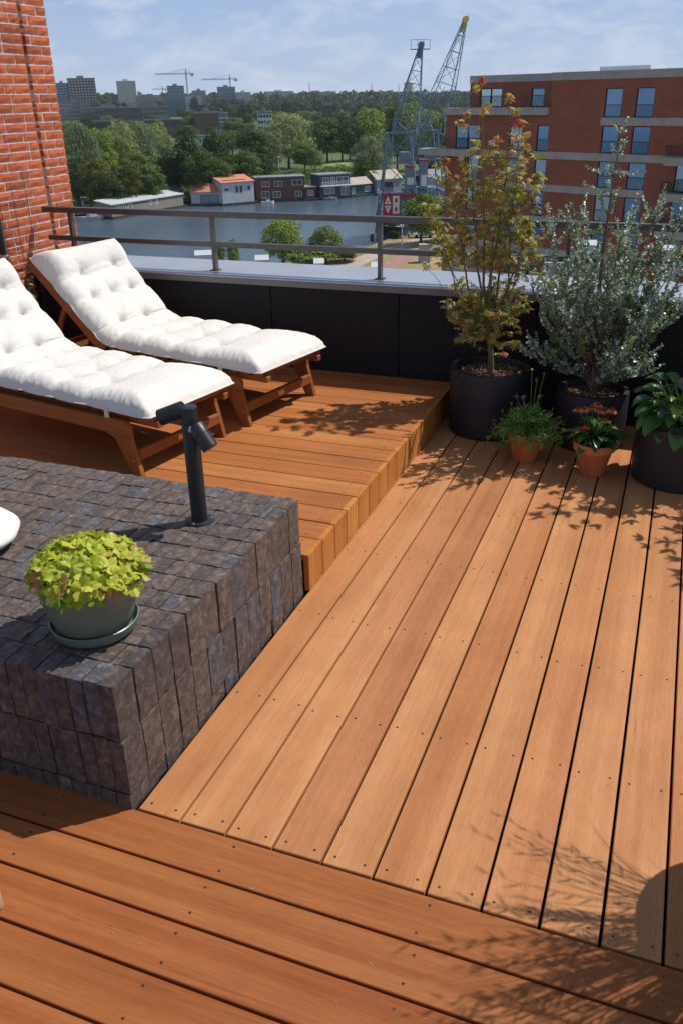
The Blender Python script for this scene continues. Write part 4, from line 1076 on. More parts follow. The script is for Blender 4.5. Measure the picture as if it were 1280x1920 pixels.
# ---- houses and houseboats
def gframe(p1, p2, z):
    a, b = ground(*p1, z), ground(*p2, z); t = (b-a); L = t.length; t.normalize(); n = Vector((-t.y, t.x, 0))
    if n.dot(a) < 0: n = -n
    return a, t, n, L
def house(name, label, cat, p1, p2, h, depth, wall, roof, wins=(), boat=True, rtype='flat', group=None, wall2=None, z=None, rh=1.2, over=.3, extra=None):
    z = z if z is not None else (WZ if boat else LZ)
    a, t, n, L = gframe(p1, p2, z); root = thing(name, label, cat, tuple(a), 0, group)
    z0 = z
    if boat:
        mb = MB(); obox(mb, a, t, n, -.6, L+.6, -.9, depth+.5, z-.3, z+.55); mb.build('hull', 'hull', root); z0 = z+.551
    hs = [(u0*L, u1*L, z0+v0*h, z0+v1*h) for u0, u1, v0, v1 in wins]
    w = MB(); wallgrid(w, a, t, n, 0, L, z0, z0+h, hs, .15)
    def quad(u0, d0, u1, d1, za, zb):
        P_ = lambda u, d, zz: (a.x+t.x*u+n.x*d, a.y+t.y*u+n.y*d, zz); w.add([P_(u0, d0, za), P_(u1, d1, za), P_(u1, d1, zb), P_(u0, d0, zb)], [(0, 1, 2, 3)])
    quad(0, 0, 0, depth, z0, z0+h); quad(L, 0, L, depth, z0, z0+h); quad(0, depth, L, depth, z0, z0+h)
    P3 = lambda u, d, zz: (a.x+t.x*u+n.x*d, a.y+t.y*u+n.y*d, zz)
    if rtype == 'gable':
        for u in (0, L): w.add([P3(u, 0, z0+h), P3(u, depth, z0+h), P3(u, depth/2, z0+h+rh)], [(0, 1, 2)])
    if rtype == 'shed': 
        for u in (0, L): w.add([P3(u, 0, z0+h), P3(u, depth, z0+h), P3(u, depth, z0+h+rh)], [(0, 1, 2)])
    w.build('wall', wall, root); r = MB(); e = over
    if rtype == 'flat': obox(r, a, t, n, -e, L+e, -e, depth+e, z0+h+.002, z0+h+.22)
    elif rtype == 'gable':
        for (d0, d1) in ((-e, depth/2), (depth/2, depth+e)):
            zz = lambda d: z0+h+rh*(1-abs(d-depth/2)/(depth/2))+.02
            vs = [P3(-e, d0, zz(d0)), P3(L+e, d0, zz(d0)), P3(L+e, d1, zz(d1)), P3(-e, d1, zz(d1))]; vs += [(x, y, q+.15) for x, y, q in vs]
            r.add(vs, [(0, 1, 2, 3), (4, 5, 6, 7), (0, 1, 5, 4), (1, 2, 6, 5), (2, 3, 7, 6), (3, 0, 4, 7)])
    elif rtype == 'shed':
        vs = [P3(-e, -e, z0+h), P3(L+e, -e, z0+h), P3(L+e, depth+e, z0+h+rh), P3(-e, depth+e, z0+h+rh)]; vs += [(x, y, q+.18) for x, y, q in vs]
        r.add(vs, [(0, 1, 2, 3), (4, 5, 6, 7), (0, 1, 5, 4), (1, 2, 6, 5), (2, 3, 7, 6), (3, 0, 4, 7)])
    elif rtype == 'sheddown': pass
    r.build('roof', roof, root)
    for hh in hs:
        f = MB(); g = .1
        for (x0, x1, y0, y1) in ((hh[0], hh[0]+g, hh[2], hh[3]), (hh[1]-g, hh[1], hh[2], hh[3]), (hh[0]+g, hh[1]-g, hh[2], hh[2]+g), (hh[0]+g, hh[1]-g, hh[3]-g, hh[3]), ((hh[0]+hh[1])/2-.04, (hh[0]+hh[1])/2+.04, hh[2]+g, hh[3]-g)):
            obox(f, a, t, n, x0, x1, -.04, .1, y0, y1)
        fo = f.build('window', 'whitepaint' if wall != 'white_boards' else 'frame', root); p = MB(); obox(p, a, t, n, hh[0]+g, hh[1]-g, .07, .08, hh[2]+g, hh[3]-g); p.build('pane', 'glassdk', fo)
    return root, a, t, n, L, z0
MT['hull'] = M('hull_concrete', (.02, .03, .03), (.06, .07, .07), .5, .7)
MT['white_boards'] = M('white_boards', (.50, .52, .54), (.62, .64, .66), .7, .6)
MT['grey_boards'] = M('grey_boards', (.19, .17, .15), (.30, .28, .25), 1., .8, stretch=(4, 4, .4))
MT['brown_boards'] = M('brown_boards', (.12, .05, .03), (.19, .08, .045), 1., .7, stretch=(.4, .4, 6))
MT['slate_boards'] = M('slate_boards', (.035, .055, .08), (.06, .09, .12), 1., .6, stretch=(.4, .4, 6))
MT['pale_boards'] = M('pale_boards', (.30, .33, .36), (.42, .45, .47), .6, .7)
MT['orange_tiles'] = M('orange_tiles', (.50, .17, .09), (.60, .25, .15), 1.5, .7)
MT['grey_roof'] = M('grey_roof', (.16, .18, .19), (.26, .28, .29), .6, .5)
MT['pale_roof'] = M('pale_roof', (.42, .46, .48), (.55, .58, .6), .4, .5)
MT['moss_roof'] = M('tile_roof_pale', (.35, .31, .24), (.45, .4, .33), .6, .8)
house('houseboat', 'long low grey timber houseboat with a pale curved roof behind the rail at the left', 'houseboat', (212, 411), (345, 388), 2.6, 5, 'grey_boards', 'pale_roof', [(.05, .10, .2, .9), (.13, .18, .1, .9), (.22, .27, .3, .9), (.5, .54, .5, .95), (.6, .63, .5, .95)], rtype='shed', rh=.8)
house('houseboat', 'white low houseboat with an orange tiled roof joined to a taller white house', 'houseboat', (360, 386), (418, 385), 2.9, 5, 'white_boards', 'orange_tiles', [(.3, .9, .05, .75)], rtype='gable', rh=1.7)
r_, a_, t_, n_, L_, z_ = house('houseboat', 'tall white houseboat with an orange roof and solar panels', 'houseboat', (419, 386), (478, 381), 5.0, 6, 'white_boards', 'orange_tiles', [(.08, .2, .62, .74), (.42, .5, .5, .82), (.55, .63, .5, .82), (.8, .88, .6, .8)], rtype='shed', rh=1.3)
mb = MB()
for i in range(4): obox(mb, a_, t_, n_, .9+i*1.7, 2.4+i*1.7, 1.2, 3.6, z_+5.0+.55, z_+5.0+.62)
mb.build('solar_panel', 'slate_boards', r_)
house('houseboat', 'brown timber two storey houseboat with white framed windows', 'houseboat', (482, 380), (572, 376), 5.6, 6, 'brown_boards', 'grey_roof', [(.12, .28, .6, .84), (.38, .54, .6, .84), (.74, .96, .62, .86), (.1, .27, .06, .4), (.34, .5, .08, .38), (.8, .94, .1, .36)])
house('houseboat', 'low brown timber annex moored against the two storey brown houseboat', 'houseboat', (573, 376.5), (592, 375.5), 2.8, 5, 'brown_boards', 'grey_roof', [(.25, .8, .25, .75)])
r_, a_, t_, n_, L_, z_ = house('houseboat', 'dark slate blue houseboat with a roof terrace and covered balcony', 'houseboat', (600, 374), (656, 370), 5.6, 6, 'slate_boards', 'grey_roof', [(.1, .3, .52, .9), (.36, .5, .52, .9), (.56, .95, .52, .9), (.15, .5, .12, .42), (.7, .98, .03, .45)])
mb = MB(); obox(mb, a_, t_, n_, -.1, L_, -1.6, -.31, z_+2.75, z_+2.95)
for i in range(30): obox(mb, a_, t_, n_, i*L_/30, i*L_/30+.05, -1.6, -1.55, z_+2.95, z_+3.9)
obox(mb, a_, t_, n_, -.1, L_, -1.6, -1.54, z_+3.9, z_+3.98); mb.build('balcony', 'whitepaint', r_)
r_, a_, t_, n_, L_, z_ = house('houseboat', 'single storey slate blue houseboat with solar panels on its pitched roof', 'houseboat', (657, 370), (697, 366), 2.7, 5.5, 'slate_boards', 'moss_roof', [(.65, .92, .2, .75), (.05, .2, .1, .7)], rtype='gable', rh=1.5)
mb = MB()
for i in range(4): mb.bar(Vector((a_+t_*(1.0+i*1.9)+n_*.6))+Vector((0, 0, z_-a_.z+3.15)), Vector((a_+t_*(1.0+i*1.9)+n_*2.2))+Vector((0, 0, z_-a_.z+4.02)), 1.4, .05)
mb.build('solar_panel', 'whitepaint', r_)
house('waterside_house', 'pale grey gabled house behind the harbour cranes, left of the sign', 'house', (706, 366), (752, 362), 3.6, 7, 'pale_boards', 'moss_roof', [(.5, .7, .3, .6)], rtype='gable', rh=2.)
house('waterside_house', 'pale grey shed seen through the maple behind the cranes', 'house', (800, 366), (880, 360), 4.2, 8, 'pale_boards', 'grey_roof', [(.2, .35, .3, .6)], rtype='gable', rh=1.6)
house('waterside_house', 'small white house with dark windows among the bushes at the far left bank', 'house', (156, 388), (192, 386), 2.0, 5, 'white_boards', 'grey_roof', [(.1, .3, .3, .8), (.4, .6, .3, .8)], boat=False)
house('waterside_house', 'low dark roofed house standing behind the long grey houseboat', 'house', (305, 377), (344, 374), 2.2, 6, 'pale_boards', 'grey_roof', [(.1, .3, .4, .8), (.5, .7, .4, .8)], boat=False, rtype='gable', rh=1.)
def boat(label, p1, p2, w, h, m1, m2):
    a, t, n, L = gframe(p1, p2, WZ); root = thing('small_boat', label, 'boat', tuple(a))
    mb = MB(); N = 12; vs = []; fs = []
    for i in range(N+1):
        u = i/N; ww = w/2*(1-abs(2*u-1)**3*(.95 if u > .5 else .55)); zz = WZ+h*(.85+.35*(2*u-1)**2)
        for d, q in ((-ww, zz), (-ww*.7, WZ-.2), (ww*.7, WZ-.2), (ww, zz)): vs.append(a+t*(u*L)+n*(d+w/2)+Vector((0, 0, q-a.z)))
    for i in range(N):
        for k in range(3): fs.append((i*4+k, i*4+k+1, i*4+k+5, i*4+k+4))
    fs += [(0, 1, 2, 3), (N*4+3, N*4+2, N*4+1, N*4)]
    mb.add(vs, fs); mb.build('hull', m1, root)
    mb = MB(); obox(mb, a, t, n, L*.15, L*.85, w*.2, w*.8, WZ+h*.6, WZ+h*.82); mb.build('deck', m2, root)
    mb = MB(); obox(mb, a, t, n, L*.4, L*.65, w*.28, w*.72, WZ+h*.821, WZ+h*1.5); mb.build('cabin', m1, root)
boat('long open boat with an orange deck moored at the far left bank', (150, 418), (207, 410), 2.6, 1.1, 'pale_boards', 'orange_tiles')
boat('small white rowing boat in front of the brown houseboat', (492, 383), (516, 381.5), 1.6, .6, 'whitepaint', 'redpaint')
boat('small pale blue boat beside the slate blue houseboat', (608, 376), (634, 374.5), 1.6, .6, 'bluegrey', 'whitepaint')
boat('dark tug with white wheelhouse moored under the left harbour crane', (722, 442), (775, 434), 4, 1.6, 'hull', 'whitepaint')
boat('open dark workboat moored behind the street lamp on the near quay', (722, 431), (790, 420), 3.5, 1.2, 'hull', 'pale_boards')
# parasol on the houseboat terrace
p = ground(533, 374, WZ); ps = thing('parasol', 'red parasol on the deck of the brown houseboat', 'parasol', tuple(p))
MB().tube([p+Vector((0, 0, .5)), p+Vector((0, 0, 2.9))], .04, 6).build('pole', 'whitepaint', ps); MB().lathe((p.x, p.y, p.z+2.3), [(1.3, 0), (.7, .4), (.05, .65)], 10).build('canopy', 'orange_tiles', ps)
# ---- harbour cranes
def lattice(mb, A, B, wa, wb, n, side, r=.09):
    A, B = Vector(A), Vector(B); d = (B-A).normalized(); s = Vector(side).normalized(); s = (s-d*s.dot(d)).normalized(); u = d.cross(s); lv = []
    for i in range(n+1):
        t = i/n; c = A.lerp(B, t); w = wa+(wb-wa)*t; lv.append([c+s*w*a/2+u*w*b/2 for a, b in ((-1, -1), (1, -1), (1, 1), (-1, 1))])
    for i in range(n):
        for k in range(4):
            mb.bar(lv[i][k], lv[i+1][k], r*1.5); mb.bar(lv[i+1][k], lv[i+1][(k+1) % 4], r)
            mb.bar(lv[i][k], lv[i+1][(k+1) % 4], r*.8) if (i+k) % 2 else mb.bar(lv[i][(k+1) % 4], lv[i+1][k], r*.8)
def crane(label, bx, by, D, legw, zport, zplat, piv, tip, apex, tipmat, rot, sw):
    g = ground(bx, by, LZ); g = atD(bx, by, D); root = thing('harbour_crane', label, 'crane', (g.x, g.y, LZ))
    sd = Vector((math.cos(rot), math.sin(rot), 0)); fw = Vector((-sd.y, sd.x, 0)); B_ = Vector((g.x, g.y, LZ)); w = legw
    leg = [B_+sd*w*a/2+fw*w*b/2 for a, b in ((-1, -1), (1, -1), (1, 1), (-1, 1))]
    T_ = [B_+sd*w*.42*a+fw*w*.42*b+Vector((0, 0, zport)) for a, b in ((-1, -1), (1, -1), (1, 1), (-1, 1))]
    for k in range(4): MB().bar(leg[k], T_[k], .36).build('leg', 'steel', root)
    mb = MB()
    for k in range(4):
        mb.bar(leg[k]+Vector((0, 0, zport*.45)), leg[(k+1) % 4]+Vector((0, 0, zport*.45)), .3); mb.bar(T_[k], T_[(k+1) % 4], .35, .5)
        mb.bar(leg[k]+Vector((0, 0, zport*.45)), T_[(k+1) % 4], .18); mb.bar(leg[(k+1) % 4]+Vector((0, 0, zport*.45)), T_[k], .18)
    mb.build('portal_beam', 'steel', root)
    c = B_+Vector((0, 0, zport)); mb = MB(); mb.tube([c+Vector((0, 0, .3)), c+Vector((0, 0, .8))], w*.3, 20); mb.build('slewing_ring', 'steel', root)
    mb = MB(); lattice(mb, c+Vector((0, 0, .8)), B_+Vector((0, 0, zplat)), w*.78, w*.5, 2, sd, .17)
    for q in (.5, 1.):
        z_ = c.z+.8+(zplat-zport-.8)*q; ww = w*(.38 if q == .5 else .3)
        for a_ in (-1, 1): mb.bar(Vector((c.x, c.y, z_))-sd*ww+fw*ww*.8*a_, Vector((c.x, c.y, z_))+sd*ww+fw*ww*.8*a_, .3, .2)
        for k in range(6): u_ = -ww+k*ww*.4; mb.bar(Vector((c.x, c.y, z_))+sd*u_-fw*ww*.8, Vector((c.x, c.y, z_))+sd*u_+fw*ww*.8, .12)
    mb.build('slewing_frame', 'steel', root)
    mb = MB(); obox(mb, c, sd, fw, w*.02, w*.24, -w*.2, w*.2, c.z+(zplat-zport)*.5+.3, c.z+(zplat-zport)*.5+2.3); mb.build('machine_house', 'bluegrey', root)
    cb = MB(); obox(cb, c, sd, fw, -w*.36, -w*.14, -w*.40, -w*.2, zport+B_.z+1.2, zport+B_.z+3.2); cb_ = cb.build('cabin', 'bluegrey', root)
    cb = MB(); obox(cb, c, sd, fw, -w*.34, -w*.16, -w*.4015, -w*.4001, zport+B_.z+2., zport+B_.z+2.9); cb.build('window', 'glassdk', cb_)
    pv = atD(*piv, D); tp = atD(*tip, D); ap = atD(*apex, D)
    mb = MB(); mid = pv.lerp(tp, .35); lattice(mb, pv, mid, sw*.75, sw, 3, sd); lattice(mb, mid, tp, sw, .5, 6, sd); mb.build('jib', 'steel', root)
    mb = MB(); lattice(mb, Vector((g.x, g.y, LZ+zplat)), ap, sw*.6, .9, 3, sd, .08); mb.build('mast', 'steel', root)
    mb = MB(); mb.bar(ap, mid+(tp-mid)*.3, .09); mb.bar(ap, tp, .06); mb.bar(ap+sd*.3, mid, .09); mb.build('luffing_rods', 'steel', root)
    mb = MB(); f = (tp-pv).normalized(); mb.tube([tp-fw*.5, tp+fw*.5], .55, 14); mb.bar(tp-f*2.2, tp, .7, .6); mb.build('jib_head', tipmat, root)
    mb = MB(); mb.bar(tp+Vector((0, 0, -.4)), Vector((tp.x, tp.y, pv.z-2)), .05); mb.bar(tp+Vector((0, 0, -.4))+sd*.4, Vector((tp.x, tp.y, pv.z-2))+sd*.4, .05)
    if tipmat == 'steel':
        mb = MB(); q = tp+Vector((0, 0, -.7))-sd*.9; mb.bar(q-sd*1., q+sd*2.4, 1.6, .12)
        for a in (-1, .2, 1.3, 2.4):
            mb.bar(q+sd*a-fw*.7, q+sd*a-fw*.7+Vector((0, 0, 1.5)), .07)
        mb.bar(q-sd*1.+Vector((0, 0, 1.5))-fw*.7, q+sd*2.4+Vector((0, 0, 1.5))-fw*.7, .07); mb.build('service_platform', 'steel', root)
    return root, B_, sd, fw
r1, B1, sd1, fw1 = crane('blue grey lattice harbour crane with a service platform on its jib head', 745, 430, 176, 8.2, 7.2, 18.5, (748, 300), (789, 84), (742, 232), 'steel', YAW, 4.6)
r2, B2, sd2, fw2 = crane('blue grey lattice harbour crane with a yellow jib head, the taller of the pair', 792, 425, 184, 8.2, 7.4, 18.5, (790, 305), (872, 36), (800, 226), 'yellow', YAW+.1, 4.8)
# red sign board on the quay crane
a, t, n, L = gframe((718, 430), (800, 430), LZ)
c0 = atD(718, 404, 171); c1 = atD(749, 404, 171); t = (c1-c0); t.z = 0; W_ = t.length; t.normalize(); n = Vector((-t.y, t.x, 0)); z0 = c0.z; H_ = 3.9
sg = thing('crane_sign', 'red board with white triangles and block letter hung on the left crane portal', 'sign', tuple(c0))
mb = MB(); obox(mb, c0, t, n, W_*1.051, W_*2.4, 0, .12, z0+H_-.7, z0+H_); mb.build('red_rail', 'redpaint', sg); mb = MB(); obox(mb, c0, t, n, -.1, W_*1.05, 0, .12, z0, z0+H_); mb.build('board', 'redpaint', sg)
def flat(pts): 
    m = MB(); m.add([tuple(c0+t*u+n*-.02+Vector((0, 0, z0-c0.z+v))) for u, v in pts], [tuple(range(len(pts)))]); return m
def ring(mb, outer, inner):
    P_ = lambda u, v: tuple(c0+t*u-n*.03+Vector((0, 0, v))); k = len(outer); mb.add([P_(*q) for q in outer]+[P_(*q) for q in inner], [(i, (i+1) % k, (i+1) % k+k, i+k) for i in range(k)])
mb = MB(); u = W_*.06; w_ = W_*.42
ring(mb, [(u, 2.05), (u+w_/2, 3.5), (u+w_, 2.05)], [(u+w_*.36, 2.3), (u+w_/2, 2.75), (u+w_*.64, 2.3)])
ring(mb, [(u, 1.75), (u+w_/2, .3), (u+w_, 1.75)], [(u+w_*.36, 1.5), (u+w_/2, 1.05), (u+w_*.64, 1.5)]); mb.build('letter_mark', 'whitepaint', sg)
mb = MB(); u = W_*.56; w_ = W_*.4
ring(mb, [(u, 1.9), (u+w_, 1.9), (u+w_, 3.5), (u, 3.5)], [(u+w_*.33, 2.35), (u+w_*.7, 2.35), (u+w_*.7, 3.05), (u+w_*.33, 3.05)])
ring(mb, [(u, .3), (u+w_, .3), (u+w_, 1.9), (u, 1.9)], [(u+w_*.33, .75), (u+w_*.7, .75), (u+w_*.7, 1.45), (u+w_*.33, 1.45)]); mb.build('letter_mark', 'whitepaint', sg)
# container cabins on the quay beside the cranes
for lb, (xa, ya), D_, w_, h_, mt in (('white and pale blue site cabin standing upright between the crane legs', (786, 354), 178, 1.5, 5, 'bluegrey'), ('pale blue slanted conveyor housing between the two cranes', (760, 352), 174, 1.7, 3.6, 'bluegrey')):
    c = atD(xa, ya, D_); ro = thing('machine_cabin', lb, 'machine', tuple(c)); mb = MB(); obox(mb, c, sd1, fw1, 0, w_, 0, 2.4, c.z, c.z+h_); mb.build('housing', mt, ro)
    mb = MB(); obox(mb, c, sd1, fw1, -.1, w_+.1, -.1, 2.5, c.z+h_+.002, c.z+h_+.25); mb.build('top', 'redpaint', ro)
    mb = MB(); obox(mb, c, sd1, fw1, .2, w_-.2, -.05, -.002, c.z+.5, c.z+h_*.5); mb.build('hatch', 'whitepaint', ro)
    mb = MB()
    for a_ in (.1, w_-.1):
        for b_ in (.1, 2.3): mb.bar(c+sd1*a_+fw1*b_, Vector(((c+sd1*a_+fw1*b_).x, (c+sd1*a_+fw1*b_).y, LZ)), .25)
    mb.build('support', 'steel', ro)
# ---- far skyline
def wallc(name, c1, c2): MT[name] = M(name, c1, c2, .05, .8, 0, 0)
wallc('tower_dark', (.10, .085, .08), (.15, .13, .12)); wallc('tower_pale', (.42, .42, .42), (.52, .52, .51)); wallc('tower_teal', (.05, .13, .17), (.07, .17, .22))
wallc('tower_grey', (.18, .19, .19), (.26, .27, .27)); wallc('tower_brown', (.14, .085, .065), (.19, .12, .09)); wallc('tower_white', (.55, .56, .57), (.68, .68, .68))
def tower(label, x0, x1, yt, D, wall, nu, nf, depth=.7, zb=LZ, wz=.55, wu=.6, cat='building', ang=0, top=None):
    a, b = atD(x0, yt, D), atD(x1, yt, D); zt = (a.z+b.z)/2; t = b-a; t.z = 0; L = t.length; t.normalize(); n = Vector((-t.y, t.x, 0))
    if n.dot(a) < 0: n = -n
    root = thing('distant_building', label, cat, (a.x, a.y, zb)); dp = L*depth; w = MB()
    def face(o, tt, nn, Lf, k):
        fh = (zt-zb)/nf; fu = Lf/k; hs = [(i*fu+fu*(1-wu)/2, i*fu+fu*(1+wu)/2, zb+j*fh+fh*.3, zb+j*fh+fh*(.3+wz)) for i in range(k) for j in range(nf)]
        wallgrid(w, o, tt, nn, 0, Lf, zb, zt, hs, .5)
    face(a, t, n, L, nu); face(a+t*L, n, -t, dp, max(2, int(nu*depth))); face(a, n, t, dp, max(2, int(nu*depth)))
    w.build('wall', wall, root); g = MB(); obox(g, a, t, n, .45, L-.45, .45, dp, zb, zt-.3); g.build('glazing', 'glassdk', root)
    r = MB(); obox(r, a, t, n, -.3, L+.3, -.3, dp+.3, zt, zt+1.); obox(r, a, t, n, L*.35, L*.6, dp*.3, dp*.6, zt+1, zt+3.5); r.build('roof', 'grey_roof' if wall != 'tower_pale' else 'pale_roof', root)
    return root
T = tower
T('dark brown apartment tower with pale balcony columns, tallest at the left of the skyline', 126, 178, 148, 1150, 'tower_dark', 9, 16, .6)
T('teal glass office block half behind the dark apartment tower at the left', 104, 128, 157, 1300, 'tower_teal', 6, 14, .8)
T('grey lower block at the foot of the dark apartment tower', 112, 168, 192, 1050, 'tower_grey', 12, 6, .4)
T('white residential tower standing alone against the sky at the left', 218, 254, 153, 1500, 'tower_pale', 9, 20, .7)
T('small pale tower just right of the white residential tower', 258, 263, 173, 1900, 'tower_pale', 2, 12, 1)
T('low pale block right of the small pale tower', 270, 300, 180, 1900, 'tower_white', 6, 6, .5)
T('long grey block with light window bands below the skyline', 252, 316, 184, 1500, 'tower_grey', 18, 6, .3)
T('grey glass tower under the left tower crane', 313, 345, 162, 1400, 'tower_teal', 8, 13, .7)
T('white banded office block right of the grey glass tower', 345, 378, 179, 1450, 'tower_white', 8, 7, .6)
T('short grey block on top of the white banded office', 360, 386, 171, 1500, 'tower_grey', 6, 9, .5)
T('teal glass office tower below the right tower crane', 407, 441, 164, 1500, 'tower_teal', 9, 12, .6)
T('pale stepped office block right of the teal tower', 442, 470, 174, 1550, 'tower_pale', 7, 8, .5)
T('wide pale slab block near the middle of the skyline', 495, 550, 172, 2000, 'tower_pale', 20, 8, .2)
T('long low dark block right of the wide pale slab', 560, 625, 173, 2200, 'tower_grey', 22, 7, .2)
T('low dark housing row in the trees below the skyline at the left', 150, 262, 203, 950, 'tower_dark', 26, 3, .15)
T('grey housing slab in the trees below the grey glass tower', 265, 318, 201, 1000, 'tower_grey', 14, 4, .2)
T('low housing row with white bands half hidden by the willows', 175, 212, 229, 640, 'tower_dark', 9, 3, .3)
T('long low housing row with white roof edge behind the willows', 268, 350, 226, 660, 'tower_dark', 20, 3, .15)
T('brown brick tower block end wall behind the dark trees', 366, 410, 213, 620, 'tower_brown', 5, 6, .5, wu=.12, wz=.2)
T('white balconied flats stepping back from the brown brick block', 404, 428, 214, 640, 'tower_white', 6, 6, 1.2, wu=.75)
T('white flats with strip balconies left of the big willow', 482, 510, 213, 560, 'tower_white', 5, 5, .8, wu=.8, wz=.5)
T('low white school roof between the trees near the middle', 372, 452, 257, 470, 'tower_white', 12, 2, .2)
T('small brown block peeking out of the far trees near the middle', 604, 622, 198, 800, 'tower_brown', 4, 5, .5)
# water tower
p = atD(766, 152, 2600); wt = thing('water_tower', 'pale round water tower on the horizon behind the left crane jib', 'tower', (p.x, p.y, LZ))
MB().lathe((p.x, p.y, LZ), [(4, 0), (4, p.z-LZ-22), (12, p.z-LZ-16), (13, p.z-LZ-4), (5, p.z-LZ)], 20).build('body', 'tower_pale', wt)
def tcrane(label, xm, yt, ybase, xl, xr, D):
    a = atD(xm, yt, D); root = thing('tower_crane', label, 'crane', (a.x, a.y, LZ), 0, 'construction tower cranes on the skyline'); s = Vector((math.cos(YAW), math.sin(YAW), 0)); k = D/1790; w = 1.5
    mb = MB(); lattice(mb, (a.x, a.y, LZ), (a.x, a.y, a.z+3), w, w, 14, s, .28); mb.build('mast', 'tcr', root)
    mb = MB(); lattice(mb, a+s*((xl-xm)*k), a+s*((xr-xm)*k), 1.6, 1.6, 16, (0, 0, 1), .25); mb.build('jib', 'tcr', root)
    mb = MB(); top = a+Vector((0, 0, 7)); mb.bar(top, a+s*((xl-xm)*k*.7), .3); mb.bar(top, a+s*((xr-xm)*k*.8), .3); mb.bar(a, top, .8); mb.build('tie_bars', 'tcr', root)
    mb = MB(); mb.bar(a+s*((xr-xm)*k*.6)-Vector((0, 0, 2)), a+s*((xr-xm)*k)-Vector((0, 0, 2)), 2, 3); mb.build('counterweight', 'concrete', root)
MT['tcr'] = M('crane_blue', (.08, .14, .22), None, 1, .5)
tcrane('tower crane with a long horizontal jib above the grey glass tower', 349, 138, 190, 292, 363, 1600)
tcrane('tower crane rising behind the teal office tower', 431, 148, 170, 378, 445, 1700)
tcrane('small distant tower crane left of the grey glass tower', 305, 167, 185, 285, 312, 2300)
for i, (x, yt) in enumerate(((580, 152), (696, 155), (747, 156))):
    p = atD(x, yt, 2600); o = thing('lattice_mast', 'thin lattice mast on the horizon between the trees and the crane', 'mast', (p.x, p.y, LZ), 0, 'thin masts on the horizon')
    mb = MB(); lattice(mb, (p.x, p.y, LZ), p, 3, .6, 8, (1, 0, 0), .2); mb.build('frame', 'tcr', o)
# ---- trees
def crown(seed, w, h, z0, ncl, nl, ls, kind='round'):
    r = np.random.RandomState(seed); cl = []
    for i in range(ncl):
        t = (i+.5)/ncl; th = i*2.39996+r.uniform(-.3, .3); y = 1-2*t*.92
        rr = math.sqrt(max(0, 1-y*y))*r.uniform(.55, .92)
        if kind == 'poplar': cl.append((rr*w*.36*math.cos(th), rr*w*.36*math.sin(th), z0+h*(.5+.5*y*.93), w*.2*r.uniform(.7, 1.3)))
        else: cl.append((rr*w*.40*math.cos(th)+r.uniform(-1, 1)*w*.04, rr*w*.40*math.sin(th)+r.uniform(-1, 1)*w*.04, z0+h*(.45+.40*y+r.uniform(-.05, .05)), w*r.uniform(.13, .25)))
    cl = np.array(cl); idx = r.randint(0, ncl, nl); c = cl[idx]
    d = r.normal(size=(nl, 3)); d /= np.linalg.norm(d, axis=1)[:, None]
    d[:, 2] = np.where(d[:, 2] < -.45, -d[:, 2], d[:, 2])
    rad_ = c[:, 3]*(.55+.5*r.rand(nl)**.5)
    p = c[:, :3]+d*rad_[:, None]*np.array([1, 1, .82])
    if kind == 'willow':
        p[:, 2] -= np.abs(r.normal(size=nl))*h*.07*(np.hypot(p[:, 0], p[:, 1])/(w*.5))
    nrm = d+r.normal(size=(nl, 3))*.45; nrm /= np.linalg.norm(nrm, axis=1)[:, None]
    a = np.cross(nrm, r.normal(size=(nl, 3)))
    if kind == 'willow': a = np.cross(nrm, np.array([0, 0, 1.])+.25*r.normal(size=(nl, 3))); 
    a /= np.linalg.norm(a, axis=1)[:, None]+1e-9; b = np.cross(nrm, a)
    s = ls*r.uniform(.6, 1.3, nl)[:, None]; k = (.45, 1.5) if kind == 'willow' else (1., .8)
    v = np.stack([p-a*s*k[0]*.5, p-b*s*k[1]*.5, p+a*s*k[0]*.5, p+b*s*k[1]*.5], 1).reshape(-1, 3)
    f = np.arange(nl*4).reshape(-1, 4)
    return v, f
MT['cr_dark'] = crownmat('foliage_dark', (.035, .065, .018), (.085, .13, .035), .2)
MT['cr_mid'] = crownmat('foliage_mid', (.065, .12, .022), (.16, .23, .05), .2)
MT['cr_light'] = crownmat('foliage_light', (.12, .20, .03), (.27, .36, .08), .25)
MT['cr_will'] = crownmat('foliage_willow', (.15, .20, .08), (.33, .39, .20), .22)
MT['cr_yel'] = crownmat('foliage_olive', (.09, .11, .02), (.20, .21, .04), .22)
MT['cr_far'] = crownmat('foliage_far', (.03, .055, .02), (.07, .10, .035), .1)
def treeproto(seed, kind, mat, w=10., h=11., th=3., nl=8500, ls=.40, ncl=30):
    v, f = crown(seed, w, h, th*.6, ncl, nl, ls, kind); me = bpy.data.meshes.new('crown'); me.from_pydata(v.tolist(), [], f.tolist()); me.materials.append(MT[mat])
    tk = MB(); tk.tube([(0, 0, -.3), (.05, 0, th*.6), (-.1, .1, th), (.1, 0, th+h*.35)], [.34, .27, .22, .08], 8)
    rr = random.Random(seed)
    for i in range(6):
        a = i*1.1; tk.tube([(0, 0, th*.8+i*.35), (math.cos(a)*w*.15, math.sin(a)*w*.15, th+h*.2+i*.2), (math.cos(a)*w*.3, math.sin(a)*w*.3, th+h*.35+i*.3)], [.15, .1, .04], 6)
    m2 = bpy.data.meshes.new('trunk'); m2.from_pydata(tk.v, [], tk.f); m2.materials.append(MT['trunk']); return me, m2
